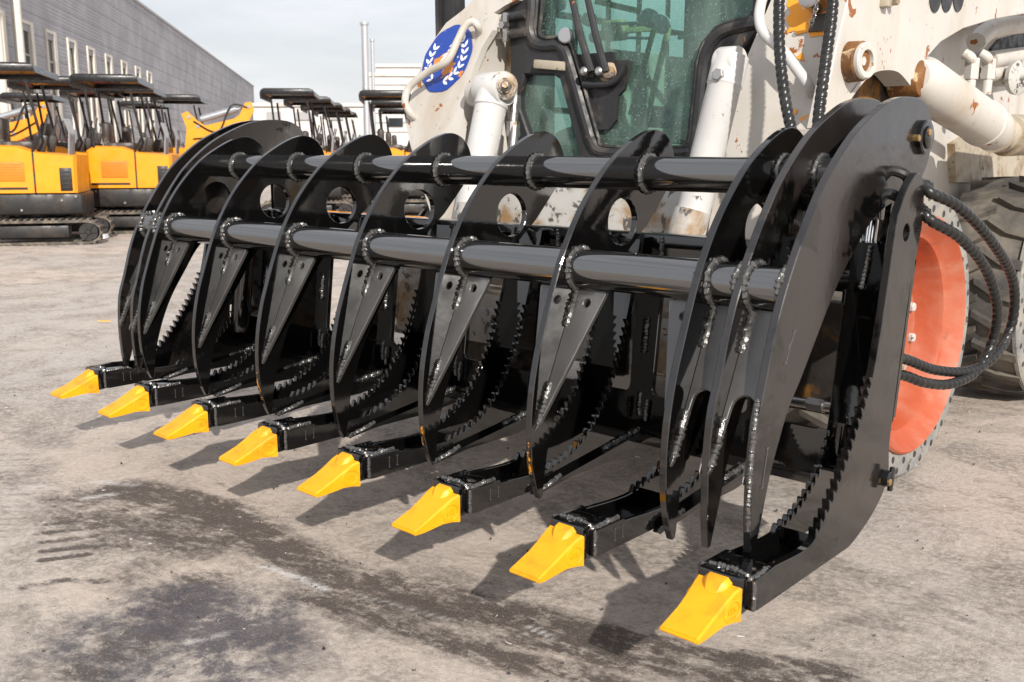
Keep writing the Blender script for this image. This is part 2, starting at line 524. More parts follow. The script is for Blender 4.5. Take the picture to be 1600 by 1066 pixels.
# ------------------------------------------------------------------ ground
def ground():
    def axis(lo, hi, step, far):
        a = list(np.arange(lo, hi + 1e-6, step))
        s_, x = step, hi
        up_ = []
        while x < far:
            s_ *= 1.22
            x += s_
            up_.append(x)
        s_, x = step, lo
        dn = []
        while x > -far:
            s_ *= 1.22
            x -= s_
            dn.append(x)
        return np.array(dn[::-1] + a + up_)
    # near area in camera-aligned axes: e = right, n = forward
    ea = axis(-2.0, 1.6, 0.0125, 600)
    na = axis(0.9, 4.2, 0.0125, 600)
    E_, N_ = np.meshgrid(ea, na)
    X = CAM.x + R0.x * E_ + FH.x * N_
    Y = CAM.y + R0.y * E_ + FH.y * N_
    nv = X.size
    # photo pixel of every ground point is not used: marks are laid out in metres from measured ground points
    def g(px, py):
        p = at(px, py, 'Z', 0.0)
        return np.array((p.x, p.y))
    def seg(P, Q):
        d = Q - P
        tt = np.clip(((X - P[0]) * d[0] + (Y - P[1]) * d[1]) / (d @ d), 0, 1)
        return np.hypot(X - P[0] - tt * d[0], Y - P[1] - tt * d[1])
    def fbm(scale, seed):
        r = np.random.RandomState(seed)
        out_ = np.zeros_like(X)
        for o_ in range(4):
            for _ in range(5):
                a = r.uniform(0, 2 * math.pi)
                k = scale * 2 ** o_ * r.uniform(0.6, 1.4)
                out_ += np.sin((X * math.cos(a) + Y * math.sin(a)) * k + r.uniform(0, 6.28)) / (5 * 1.7 ** o_)
        return out_
    wob = fbm(4.0, 3)
    dark = np.zeros_like(X)
    def line(pts, w, amt):
        nonlocal dark
        P = [g(*p) for p in pts]
        d = np.min([seg(P[i], P[i + 1]) for i in range(len(P) - 1)], axis=0)
        m_ = np.clip(1.25 - d / (w * (1 + 0.45 * wob)), 0, 1) * amt
        dark = np.maximum(dark, m_)
    line([(190, 762), (330, 790), (430, 850), (560, 915), (680, 945)], 0.085, 0.95)
    line([(560, 905), (760, 950), (1000, 1000), (1300, 1050)], 0.10, 0.8)
    line([(470, 925), (640, 985), (860, 1040), (1100, 1100)], 0.06, 0.7)
    line([(820, 985), (1000, 1030), (1250, 1075)], 0.09, 0.75)
    line([(100, 780), (230, 775), (330, 800)], 0.13, 0.5)
    line([(200, 900), (290, 850)], 0.10, 0.45)
    for k, (xa, xb) in enumerate(((75, 150), (62, 165), (66, 150), (68, 160), (66, 135))):        # lug prints of a tyre
        y0 = 806 + 14 * k
        P, Q = g(xa, y0 + 9), g(xb, y0)
        d = seg(P, Q)
        dark = np.maximum(dark, np.clip(1.5 - d / (0.0125 * (1 + 0.12 * wob)), 0, 1) * (0.95 - 0.3 * np.hypot(X - P[0], Y - P[1]) / 0.3))
    line([(130, 800), (250, 815), (330, 850)], 0.16, 0.6)
    line([(150, 845), (300, 850)], 0.07, 0.55)
    line([(40, 912), (110, 900), (160, 905)], 0.02, 0.7)
    line([(160, 1040), (230, 975), (300, 910)], 0.12, 0.75)
    line([(1330, 600), (1600, 640)], 0.05, 0.35)
    line([(1200, 1000), (1600, 900)], 0.06, 0.3)
    line([(1270, 880), (1400, 900), (1600, 880)], 0.05, 0.3)
    for k in range(16):       # tyre lug print trail leading off to the left
        y0 = 700 + 9 * k
        line([(-60 + 4 * k, y0), (40 + 3 * k, y0 - 3)], 0.016, 0.35)
    oil = np.zeros_like(X)
    for px, py, r_, a in ((270, 945, 0.15, 1.0), (360, 985, 0.17, 0.9), (160, 985, 0.13, 0.7), (300, 1040, 0.2, 0.8), (420, 940, 0.12, 0.6), (40, 1010, 0.13, 0.35), (250, 1090, 0.2, 0.8),
                          (700, 700, 0.35, 0.3), (1450, 620, 0.3, 0.35), (40, 690, 0.3, 0.3), (1480, 690, 0.25, 0.2)):
        P = g(px, py)
        d = np.hypot(X - P[0], Y - P[1]) * (1 + 0.5 * wob)
        oil = np.maximum(oil, np.clip(1.4 - d / r_, 0, 1) * a)
    lite = np.zeros_like(X)
    for pts, w, a in ((((412, 882), (470, 900), (510, 918)), 0.012, 1.0), (((820, 972), (865, 990)), 0.006, 0.9), (((135, 775), (175, 770)), 0.02, 0.7),
                      (((560, 925), (700, 965)), 0.006, 0.5), (((150, 750), (210, 755)), 0.02, 0.6), (((290, 1000), (350, 985)), 0.012, 0.5), (((20, 760), (60, 758)), 0.02, 0.5)):
        P = [g(*p) for p in pts]
        d = np.min([seg(P[i], P[i + 1]) for i in range(len(P) - 1)], axis=0)
        lite = np.maximum(lite, np.clip(1.2 - d / w, 0, 1) * a)
    near = np.exp(-((E_ / 12) ** 2 + ((N_ - 4) / 12) ** 2))
    Z = (fbm(2.2, 9) * 0.004 - 0.006 * np.clip(oil, 0, 1) - 0.002 * dark) * near - 0.004
    co = np.stack([X, Y, Z], -1).reshape(-1, 3)
    nr, nc = X.shape
    idx = np.arange(nv).reshape(nr, nc)
    f = np.stack([idx[:-1, :-1], idx[:-1, 1:], idx[1:, 1:], idx[1:, :-1]], -1).reshape(-1, 4)
    me = bpy.data.meshes.new('ground')
    me.vertices.add(nv)
    me.vertices.foreach_set('co', co.ravel())
    me.loops.add(f.size)
    me.loops.foreach_set('vertex_index', f.ravel())
    me.polygons.add(len(f))
    me.polygons.foreach_set('loop_start', np.arange(0, f.size, 4))
    me.polygons.foreach_set('use_smooth', np.ones(len(f), bool))
    me.update(calc_edges=True)
    for nm, arr in (('dirt_mark', dark), ('oil_mark', oil), ('scuff', lite)):
        at_ = me.attributes.new(nm, 'FLOAT', 'POINT')
        at_.data.foreach_set('value', arr.ravel().astype(np.float32))
    m, t, b = nodes_of('worn_concrete')
    def attr(n):
        a = t.nodes.new('ShaderNodeAttribute')
        a.attribute_name = n
        return a.outputs['Fac']
    v = coord(t)
    vs = coord(t, (1, 1, 1))
    big = noise(t, 0.55, 6, 0.6, v, 0.5)
    mid = noise(t, 3.2, 12, 0.74, v, 0.5)
    fine = noise(t, 55, 6, 0.7, v)
    grit = noise(t, 320, 3, 0.7, v)
    c = mixc(t, ramp(t, big, 0.35, 0.65), (0.51, 0.425, 0.355), (0.41, 0.375, 0.345))
    c = mixc(t, ramp(t, mid, 0.44, 0.62), c, (0.29, 0.247, 0.21))
    c = mixc(t, ramp(t, noise(t, 1.9, 12, 0.72, coord(t, (1.0, 1.8, 1)), 0.7), 0.52, 0.68, 0, 0.85), c, (0.15, 0.128, 0.112))
    c = mixc(t, ramp(t, fine, 0.42, 0.62, 0.0, 0.55), c, (0.62, 0.545, 0.475))
    c = mixc(t, mth(t, 'MULTIPLY', ramp(t, noise(t, 130, 4, 0.75, v), 0.52, 0.64, 0.0, 0.5), ramp(t, mid, 0.40, 0.62, 0.1, 1.0)), c, (0.13, 0.105, 0.09))
    pa, pb2 = g(330, 790), g(1000, 1000)
    mpn = t.nodes.new('ShaderNodeMapping')
    mpn.vector_type = 'TEXTURE'
    mpn.inputs['Rotation'].default_value = (0, 0, math.atan2(pb2[1] - pa[1], pb2[0] - pa[0]))
    mpn.inputs['Scale'].default_value = (2.6, 1, 1)
    tcn = t.nodes.new('ShaderNodeTexCoord')
    t.links.new(tcn.outputs['Object'], mpn.inputs[0])
    strk = noise(t, 34, 6, 0.68, mpn.outputs[0], 0.3)
    c = mixc(t, ramp(t, noise(t, 9, 7, 0.7, mpn.outputs[0], 0.6), 0.52, 0.74, 0, 0.5), c, (0.15, 0.125, 0.11))
    dk = mth(t, 'MULTIPLY', mth(t, 'MULTIPLY', attr('dirt_mark'), ramp(t, noise(t, 7, 8, 0.7, v, 0.4), 0.36, 0.58, 0.6, 1.0)), mth(t, 'MULTIPLY', ramp(t, strk, 0.30, 0.62, 0.35, 1.0), ramp(t, noise(t, 60, 6, 0.75, v, 0.4), 0.25, 0.6, 0.35, 1.0)))
    c = mixc(t, ramp(t, dk, 0.05, 0.50, 0, 0.92), c, (0.062, 0.047, 0.038))
    ol = mth(t, 'MULTIPLY', attr('oil_mark'), mth(t, 'MULTIPLY', ramp(t, noise(t, 4, 12, 0.72, v, 0.6), 0.38, 0.60, 0.1, 1.0), ramp(t, noise(t, 38, 6, 0.72, v), 0.30, 0.62, 0.45, 1.0)))
    c = mixc(t, ramp(t, ol, 0.08, 0.62, 0, 0.88), c, (0.065, 0.063, 0.076))
    c = mixc(t, mth(t, 'MULTIPLY', attr('scuff'), ramp(t, fine, 0.35, 0.55)), c, (0.62, 0.60, 0.58))
    c = mixc(t, ramp(t, grit, 0.60, 0.68, 0, 0.65), c, (0.60, 0.55, 0.50))
    c = mixc(t, ramp(t, grit, 0.30, 0.42, 0.7, 0.0), c, (0.05, 0.045, 0.04))
    t.links.new(c, b.inputs['Base Color'])
    t.links.new(ramp(t, ol, 0.1, 0.8, 0.72, 0.42), b.inputs['Roughness'])
    h = mth(t, 'ADD', mth(t, 'MULTIPLY', fine, 0.6), mth(t, 'ADD', mth(t, 'MULTIPLY', mid, 1.2), mth(t, 'MULTIPLY', grit, 0.25)))
    bump(t, b, h, 0.7, 0.012)
    MATS['worn_concrete'] = m
    o = link('ground', me, 'worn_concrete')
    tag(o, kind='structure')
ground()

# ------------------------------------------------------------------ grapple rake
S = 0.3375
GX = 3.5 * S
gr = empty('rake_grapple', (GX, 0.45, 0.2))
tag(gr, 'glossy black rake grapple with yellow teeth, carried by the white loader', 'grapple')

def serrate(curve, pitch=0.021, depth=0.013, s0=0.0, s1=1.0):
    """saw teeth along a smooth curve (2D), teeth on the left of travel"""
    pts = [Vector((p[0], p[1])) for p in curve]
    L = [0.0]
    for i in range(1, len(pts)):
        L.append(L[-1] + (pts[i] - pts[i - 1]).length)
    def ev(d):
        for i in range(1, len(pts)):
            if d <= L[i] or i == len(pts) - 1:
                k = (d - L[i - 1]) / max(1e-9, L[i] - L[i - 1])
                tn = (pts[i] - pts[i - 1]).normalized()
                return pts[i - 1].lerp(pts[i], k), Vector((-tn.y, tn.x))
    a, b_ = L[-1] * s0, L[-1] * s1
    n = int((b_ - a) / pitch)
    out_ = [p for p, l in zip(pts, L) if l < a]
    for k in range(n):
        d = a + (b_ - a) * k / n
        q = (b_ - a) / n
        for fr_, dp in ((0.0, 0.0), (0.42, depth), (0.62, depth), (0.66, 0.0)):
            p, nn = ev(d + fr_ * q)
            out_.append(p + nn * dp)
    out_ += [p for p, l in zip(pts, L) if l > b_]
    return [(p.x, p.y) for p in out_]

inner_front = smooth([(0.24, 0.256), (0.375, 0.248), (0.47, 0.262), (0.543, 0.300), (0.595, 0.348), (0.637, 0.410), (0.670, 0.475), (0.700, 0.555), (0.725, 0.64), (0.755, 0.762)], 8)
inner_poly = [(0.142, 0.262), (0.142, 0.209), (0.16, 0.207), (0.655, 0.212), (0.755, 0.224), (0.765, 0.30), (0.81, 0.762)]
inner_poly = inner_poly + list(reversed(serrate(inner_front, s0=0.19, s1=0.76)))
inner_poly += [(0.235, 0.262)]
end_front = smooth([(0.21, 0.270), (0.331, 0.266), (0.381, 0.292), (0.435, 0.342), (0.481, 0.402), (0.522, 0.462), (0.56, 0.525), (0.582, 0.60), (0.60, 0.687), (0.617, 0.785), (0.63, 0.85)], 8)
end_poly = [(0.142, 0.264), (0.142, 0.209), (0.16, 0.207), (0.505, 0.214)] + [(p.x, p.y) for p in smooth([(0.53, 0.22), (0.60, 0.248), (0.655, 0.285), (0.678, 0.325), (0.672, 0.39), (0.69, 0.53), (0.718, 0.70), (0.745, 0.785), (0.757, 0.845), (0.748, 0.905), (0.72, 0.930), (0.685, 0.915), (0.655, 0.885)], 4)]
end_poly = end_poly + list(reversed(serrate(end_front, s0=0.19, s1=0.62)))

half = 0.055
T = 0.012
m_in = plate_x(inner_poly, [], 0, T)
m_end = plate_x(end_poly, [circ((0.678, 0.815), 0.017, 20)], 0, 0.016)

# yellow tooth, built at the origin of its tine (X centred)
def tooth_mesh():
    mb = MB()
    secs = [(0.000, 0.037, 0.196, 0.201, 0.204), (0.022, 0.0362, 0.1945, 0.2085, 0.2125), (0.052, 0.0358, 0.196, 0.2195, 0.2235), (0.082, 0.0372, 0.199, 0.2335, 0.2375), (0.106, 0.0400, 0.197, 0.2455, 0.2495), (0.128, 0.0435, 0.193, 0.2520, 0.2560)]
    rs = []
    for y, hw, z0, zs, z1 in secs:
        rs.append([(-hw, y, z0), (hw, y, z0), (hw, y, zs), (hw * 0.92, y, z1), (-hw * 0.92, y, z1), (-hw, y, zs)])
    mb.rings(rs)
    bmesh.ops.bevel(mb.bm, geom=[e for e in mb.bm.edges if abs(e.verts[0].co.y - e.verts[1].co.y) < 1e-5 and (e.verts[0].co.y < 0.001 or e.verts[0].co.y > 0.127)], offset=0.003, segments=2, affect='EDGES')
    # centre tab over the adapter with its pin
    rs = []
    for y, hw, z1 in ((0.094, 0.012, 0.2420), (0.105, 0.018, 0.2585), (0.114, 0.0215, 0.2635), (0.128, 0.0225, 0.2670), (0.140, 0.020, 0.2690), (0.147, 0.013, 0.2690)):
        rs.append([(-hw * 1.25, y, 0.225), (hw * 1.25, y, 0.225), (hw * 1.15, y, z1 - 0.007), (hw * 0.8, y, z1), (-hw * 0.8, y, z1), (-hw * 1.15, y, z1 - 0.007)])
    mb.rings(rs)
    for sx in (-1, 1):
        c_ = Vector((sx * 0.0392, 0.100, 0.220))
        tn_ = Vector((sx * 0.004, 0.0205, 0))
        rr2 = [c_ + Vector((sx * 0.0008 + sx * 0.15 * 0.021 * math.cos(a), 0.020 * math.cos(a), 0.018 * math.sin(a))) for a in np.linspace(0, 2 * math.pi, 25)]
        mb.tube(rr2, 0.0021, 6)
    me = mb.mesh('tooth', 30)
    # raised casting number inside the ring
    tc = bpy.data.curves.new('n', 'FONT')
    tc.body = '18S'
    tc.size = 0.016
    tc.extrude = 0.0012
    tc.align_x, tc.align_y = 'CENTER', 'CENTER'
    to = bpy.data.objects.new('n', tc)
    COL.objects.link(to)
    tm = bpy.data.meshes.new_from_object(to.evaluated_get(bpy.context.evaluated_depsgraph_get()))
    bpy.data.objects.remove(to)
    bm = bmesh.new()
    bm.from_mesh(me)
    xf(tm, (0.0402, 0.100, 0.220), Vector((0.148, 0.989, 0)), (0, 0, 1))
    bm.from_mesh(tm)
    bm.to_mesh(me)
    bm.free()
    return me

tooth_me = tooth_mesh()
tooth_me.materials.append(MATS['tooth_yellow'])
mb = MB(); mb.box((-0.002, 0.130, 0.2660), (0.004, 0.136, 0.2705), 0.0012)
pin_me = mb.mesh('tooth_pin'); pin_me.materials.append(MATS['steel'])
# nose box: adapter block, top plate, floor
mb = MB()
mb.box((-0.043, 0.122, 0.203), (0.043, 0.150, 0.270), 0.006)
mb.prism([(-half + T, 0.140, 0.2085), (half - T, 0.140, 0.2085), (half - T, 0.50, 0.2125), (-half + T, 0.50, 0.2125)], (0, 0, 0.010))
mb.box((-half + T - 0.002, 0.136, 0.250), (half - T + 0.002, 0.225, 0.2635), 0.003)
mb.box((-0.020, 0.150, 0.262), (0.006, 0.172, 0.268), 0.002)
nose_me = mb.mesh('tine'); nose_me.materials.append(MATS['black_paint'])
# weld run round the nose
bw = bead([(-half + 0.004, 0.144, 0.262), (-0.02, 0.150, 0.268), (0.02, 0.150, 0.268), (half - 0.004, 0.144, 0.263)], 0.006)
nw1 = bw.mesh('weld_bead'); nw1.materials.append(MATS['weld_bead'])
bw = bead([(half + 0.0, 0.143, 0.262), (half + 0.001, 0.142, 0.235), (half, 0.143, 0.210)], 0.004)
nw2 = bw.mesh('weld_bead'); nw2.materials.append(MATS['weld_bead'])
bw = bead([(half - 0.006, 0.15, 0.264), (half - 0.006, 0.19, 0.2655), (half - 0.01, 0.23, 0.264)], 0.005)
nw3 = bw.mesh('weld_bead'); nw3.materials.append(MATS['weld_bead'])
# doubler strip on the outer face
mb = MB()
mb.prism([(half - 0.001, 0.335, 0.205), (half - 0.001, 0.345, 0.2155), (half - 0.001, 0.757, 0.270), (half - 0.001, 0.757, 0.256)], (0.020, 0, 0))
db_me = mb.mesh('doubler_strip'); db_me.materials.append(MATS['black_paint'])
bw = bead([(half + 0.012, 0.335, 0.207), (half + 0.018, 0.37, 0.219), (half + 0.012, 0.43, 0.229)], 0.0055)
dw1 = bw.mesh('weld_bead'); dw1.materials.append(MATS['weld_bead'])
bw = bead([(half + 0.002, 0.60, 0.252), (half + 0.004, 0.66, 0.260), (half + 0.003, 0.72, 0.268), (half + 0.004, 0.755, 0.280), (half + 0.002, 0.75, 0.33), (half + 0.002, 0.757, 0.37)], 0.0065)
dw2 = bw.mesh('weld_bead'); dw2.materials.append(MATS['weld_bead'])
bw = bead([(half + 0.0035, 0.762, 0.47), (half + 0.004, 0.774, 0.56)], 0.0055)
dw3 = bw.mesh('weld_bead'); dw3.materials.append(MATS['weld_bead'])
# laser-cut corner marks on the nose side
mb = MB()
for y in (0.205, 0.230):
    mb.box((half - 0.0004, y - 0.0008, 0.225), (half + 0.0008, y + 0.0008, 0.249))
    for z in (0.225, 0.249):
        mb.box((half - 0.0004, y - 0.003, z - 0.0009), (half + 0.0012, y + 0.003, z + 0.0009))
mk_me = mb.mesh('cut_mark'); mk_me.materials.append(MATS['weld_bead'])
mb = MB()
mb.prism([(-half + T, 0.715, 0.43), (half - T, 0.715, 0.43), (half - T, 0.765, 0.755), (-half + T, 0.765, 0.755)], (0, 0.012, 0))
web_me = mb.mesh('web_plate'); web_me.materials.append(MATS['black_paint'])
m_in.materials.append(MATS['black_paint'])
m_end.materials.append(MATS['arm_black'])

def child(name, me, parent, loc=(0, 0, 0)):
    o = bpy.data.objects.new(name, me)
    COL.objects.link(o)
    o.parent = parent
    o.location = loc
    return o

for i in range(8):
    tn = child('tine', nose_me, gr, (i * S - GX, -0.45, -0.2))
    for sx in (-1, 1):
        is_end = (i == 7 and sx == 1) or (i == 0 and sx == -1)
        p = child('serrated_plate', m_end if is_end else m_in, tn, (sx * (half - T / 2), 0, 0))
        if is_end:
            p['label'] = 'serrated end plate rising to an ear with a hole'
    child('tooth', tooth_me, tn)
    child('tooth_pin', pin_me, tn)
    for w_ in (nw1, nw2, nw3):
        child('weld_bead', w_, tn)
    child('cut_mark', mk_me, tn)
    child('web_plate', web_me, tn)
    if i < 7:
        child('doubler_strip', db_me, tn)
        for w_ in (dw1, dw2, dw3):
            child('weld_bead', w_, tn)

# upper jaw: claws and end arms
claw_poly = [(p.x, p.y) for p in smooth([(0.238, 0.246), (0.222, 0.285), (0.211, 0.34), (0.208, 0.41), (0.214, 0.48), (0.230, 0.555), (0.250, 0.615), (0.278, 0.69), (0.306, 0.755), (0.350, 0.828), (0.400, 0.888), (0.465, 0.947), (0.543, 0.993), (0.600, 1.015), (0.640, 1.018), (0.676, 1.003), (0.700, 0.972), (0.706, 0.935), (0.688, 0.895), (0.645, 0.848)], 5)]
claw_poly += [(p.x, p.y) for p in smooth([(0.600, 0.803), (0.515, 0.737), (0.428, 0.657), (0.380, 0.590), (0.330, 0.515), (0.297, 0.45), (0.273, 0.385), (0.257, 0.325), (0.250, 0.27), (0.245, 0.248)], 4)]
arm_poly = [(p.x, p.y) for p in smooth([(0.234, 0.254), (0.226, 0.32), (0.224, 0.41), (0.232, 0.50), (0.254, 0.57), (0.276, 0.645), (0.303, 0.713), (0.345, 0.788), (0.396, 0.861), (0.453, 0.926), (0.552, 1.003), (0.665, 1.056), (0.735, 1.075), (0.800, 1.080), (0.865, 1.075), (0.912, 1.050), (0.932, 1.003), (0.916, 0.945), (0.870, 0.905), (0.790, 0.880), (0.710, 0.860)], 5)]
arm_poly += [(p.x, p.y) for p in smooth([(0.653, 0.838), (0.587, 0.789), (0.523, 0.731), (0.474, 0.674), (0.427, 0.614), (0.381, 0.555), (0.344, 0.512), (0.313, 0.455), (0.288, 0.400), (0.266, 0.33), (0.248, 0.275), (0.241, 0.254)], 4)]
CT = 0.016
claw_me = plate_x(claw_poly, [circ((0.509, 0.818), 0.052, 36)], 0, CT, 0.0015)
arm_me = plate_x(arm_poly, [], 0, CT, 0.0015)
arm_hole = plate_x(arm_poly, [circ((0.885, 1.0), 0.016, 20)], 0, CT, 0.0015)
claw_me.materials.append(MATS['black_paint'])
for me in (arm_me, arm_hole):
    me.materials.append(MATS['arm_black'])
UT, UR = (0.601, 0.921), 0.038
LT, LR = (0.359, 0.727), 0.041
LX, RX = 0.010, 2.3525
claws = [0.178 + k * (2.1845 - 0.178) / 6 for k in range(7)]
arms = [LX, 0.098, 2.2645, RX]

GA, GB = Vector((0, 0.352, 0.684)), Vector((0, 0.222, 0.395))     # gusset line on the claw
gd = (GB - GA).normalized()
glen = (GB - GA).length
def gusset_me(poly, holes=(), th=0.010):
    return xf(plate2d(poly, holes, th, 0.001), GA, (1, 0, 0), -gd)
wing = [(CT / 2, 0.0), (0.088, 0.0), (0.090, -0.004), (CT / 2 + 0.004, -glen + 0.01), (CT / 2, -glen)]
wing_r = gusset_me(wing, [circ((0.048, -0.030), 0.0095, 16)])
wing_l = gusset_me([(-x, y) for x, y in reversed(wing)], [circ((-0.048, -0.030), 0.0095, 16)])
for me in (wing_r, wing_l):
    me.materials.append(MATS['gusset_sky_sheen'])
def web_between(xa, xb):
    """gusset between two plates, arched below"""
    a, b_ = CT / 2, xb - xa - CT / 2
    c = (a + b_) / 2
    arch = [(b_, -glen), (b_ - 0.004, -glen + 0.01)]
    r = (b_ - a) * 0.34
    for k in range(9):
        th = math.pi * k / 8
        arch.append((c + r * math.cos(th), -0.185 + r * math.sin(th)))
    arch += [(a + 0.004, -glen + 0.01), (a, -glen)]
    me = gusset_me([(a, 0), (a, -glen)][:1] + [(b_, 0)] + arch)
    me.materials.append(MATS['gusset_sky_sheen'])
    return me

def ring_weld(c, r, x):
    n = 22
    return bead([(x + random.uniform(-0.001, 0.001), c[0] + r * math.cos(2 * math.pi * k / n), c[1] + r * math.sin(2 * math.pi * k / n)) for k in range(n + 1)], 0.0062, 0.0055)
rw = []
for c, r in ((UT, UR + 0.002), (LT, LR + 0.002)):
    for sx in (1, -1):
        me = ring_weld(c, r, sx * (CT / 2 + 0.003)).mesh('weld_ring')
        me.materials.append(MATS['weld_bead'])
        rw.append(me)
def onl(k, dx):
    p = GA + gd * k
    return (dx, p.y - 0.004, p.z)
gw = []
for a, b_ in ((0.0, 0.085), (0.205, 0.30)):
    me = bead([onl(a, CT / 2 + 0.004), onl((a + b_) / 2, CT / 2 + 0.005), onl(b_, CT / 2 + 0.003)], 0.0072, 0.005).mesh('weld_bead')
    me.materials.append(MATS['weld_bead'])
    gw.append(me)
allx = sorted([(x, 'c') for x in claws] + [(x, 'a') for x in arms])
for i, (x, kd) in enumerate(allx):
    last = i == len(allx) - 1
    cp = child('claw_plate' if kd == 'c' else 'end_arm_plate', claw_me if kd == 'c' else (arm_hole if i == 1 else arm_me), gr, (x - GX, -0.45, -0.2))
    for k, me in enumerate(rw):
        if last and k in (0, 2):
            continue
        if i == 0 and k in (1, 3):
            continue
        child('weld_ring', me, cp)
    if not last:
        for me in gw:
            child('weld_bead', me, cp)
    nxt = allx[i + 1][0] if not last else None
    if kd == 'c' and 0.3 < x < 2.1:
        child('gusset', wing_r, cp)
        child('gusset', wing_l, cp)
    elif not last and nxt - x < 0.12:
        child('gusset', web_between(x, nxt), cp)
        if kd == 'c':
            child('gusset', wing_l, cp)
    elif kd == 'c':
        child('gusset', wing_r, cp)
# a bead down the front edge of the outermost arm, where it is welded to its doubler
bead([(RX + 0.004, 0.236, 0.55), (RX + 0.005, 0.2225, 0.45), (RX + 0.005, 0.219, 0.36), (RX + 0.005, 0.223, 0.31)], 0.004).build('weld_bead', 'weld_bead', gr)

for k in (2, 4, 5):
    x = claws[k]
    zz0 = 0.275 + random.uniform(0, 0.03)
    mb = MB()
    zs = np.linspace(zz0, zz0 + random.uniform(0.05, 0.09), 7)
    fr_ = [(0.238, 0.246), (0.222, 0.285), (0.211, 0.34), (0.208, 0.41)]
    def fy(z_):
        return float(np.interp(z_, [q[1] for q in fr_], [q[0] for q in fr_]))
    mb.rings([[(x - 0.003 + random.uniform(-0.003, 0.003), fy(z_) - 0.0018, z_), (x + 0.003 + random.uniform(-0.003, 0.003), fy(z_) - 0.0018, z_), (x + 0.004, fy(z_) + 0.004, z_), (x - 0.004, fy(z_) + 0.004, z_)] for z_ in zs])
    mb.build('rub_mark', 'rub_mark', gr)
for nm, (c, r) in (('upper_cross_tube', (UT, UR)), ('lower_cross_tube', (LT, LR))):
    mb = MB()
    xs = np.linspace(LX, RX, 40)
    mb.tube([(x, c[0], c[1]) for x in xs], r, 40)
    mb.build(nm, 'tube_black', gr)

# slits cut in the outer arm (tab slots)
mb = MB()
for (y0, z0, y1, z1) in ((0.350, 0.655, 0.322, 0.600), (0.272, 0.455, 0.258, 0.385)):
    a, b_ = Vector((RX + CT / 2, y0, z0)), Vector((RX + CT / 2, y1, z1))
    mb.bar(a, b_, 0.003, 0.0022, up=Vector((1, 0, 0)))
    for q in (a, b_):
        mb.bar(q + Vector((0, -0.005, 0)), q + Vector((0, 0.005, 0)), 0.003, 0.0024, up=Vector((1, 0, 0)))
mb.build('slot_weld', 'weld_bead', gr)

# back frame: leaning plate with openings
lean = Vector((0, 0.115, 1)).normalized()
bo = Vector((0, 0.748, 0.24))
holes = []
for i in range(7):
    holes.append(rrect(i * S + 0.090, 0.125, (i + 1) * S - 0.072, 0.432, 0.018))
me = xf(plate2d([(0.046, 0.02), (7 * S - 0.046, 0.02), (7 * S - 0.046, 0.47), (0.046, 0.47)], holes, 0.016, 0.0015), bo, (1, 0, 0), lean)
bp = link('back_plate', me, 'black_paint', gr)
mb = MB(); mb.box((0.044, 0.79, 0.705), (7 * S - 0.044, 0.852, 0.768), 0.004)
mb.build('top_rail', 'black_paint', gr)
mb = MB(); mb.box((0.044, 0.752, 0.232), (7 * S - 0.044, 0.815, 0.308), 0.005)
mb.build('bottom_rail', 'black_paint', gr)
for i in range(8):
    for dx in (-0.075, 0.085):
        x = i * S + dx
        if -0.02 < x < 7 * S:
            bead([(x, 0.788, 0.708), (x + 0.001, 0.787, 0.738), (x, 0.788, 0.764)], 0.0055).build('weld_bead', 'weld_bead', bp)
            bead([(x, 0.745, 0.355), (x - 0.001, 0.740, 0.33), (x, 0.738, 0.30)], 0.005).build('weld_bead', 'weld_bead', bp)
# coupler wedges and upright lugs behind the plate
for x0, x1 in ((0.062, 0.080), (2.2815, 2.299), (2.317, 2.335)):
    poly = [(0.80, 0.62), (0.86, 0.62), (0.94, 0.90), (0.945, 1.0), (0.915, 1.05), (0.865, 1.05), (0.835, 1.0), (0.80, 0.85)]
    link('pivot_lug', plate_x(poly, [], (x0 + x1) / 2, x1 - x0), 'black_paint', gr)
for sx, xo in ((1, RX + CT / 2), (-1, LX - CT / 2)):
    mb = MB()
    mb.lathe((xo, 0.874, 1.0), (sx, 0, 0), [(-0.10, 0.016), (0.004, 0.016), (0.004, 0.024), (0.016, 0.024), (0.018, 0.021)], 24)
    mb.lathe((xo, 0.874, 1.0), (sx, 0, 0), [(0.0, 0.036), (0.010, 0.036), (0.013, 0.033)], 28)
    pn = mb.build('pivot_pin', 'black_paint', gr)
    mb = MB(); mb.lathe((xo, 0.862, 1.010), (sx, 0, 0), [(0.0, 0.008), (0.021, 0.008), (0.023, 0.006)], 6)
    mb.lathe((xo, 0.830, 0.998), (sx, 0, 0), [(0.0, 0.0075), (0.012, 0.0075), (0.013, 0.006)], 6)
    mb.build('bolt', 'brass', pn)
xe = 7 * S + half - T / 2 + 0.008
for sx, xo in ((1, xe), (-1, -(half - T / 2) - 0.008)):
    mb = MB()
    mb.lathe((xo, 0.648, 0.322), (sx, 0, 0), [(-0.11, 0.012), (0.003, 0.012), (0.003, 0.017), (0.016, 0.017), (0.018, 0.014)], 20)
    mb.bar((xo + sx * 0.016, 0.650, 0.296), (xo + sx * 0.016, 0.656, 0.346), 0.012, 0.010, up=Vector((1, 0, 0)), bev=0.003)
    pn = mb.build('cylinder_pin', 'black_paint', gr)
    mb = MB(); mb.lathe((xo, 0.640, 0.318), (sx, 0, 0), [(0.0, 0.0075), (0.020, 0.0075), (0.021, 0.006)], 6)
    mb.build('bolt', 'brass', pn)
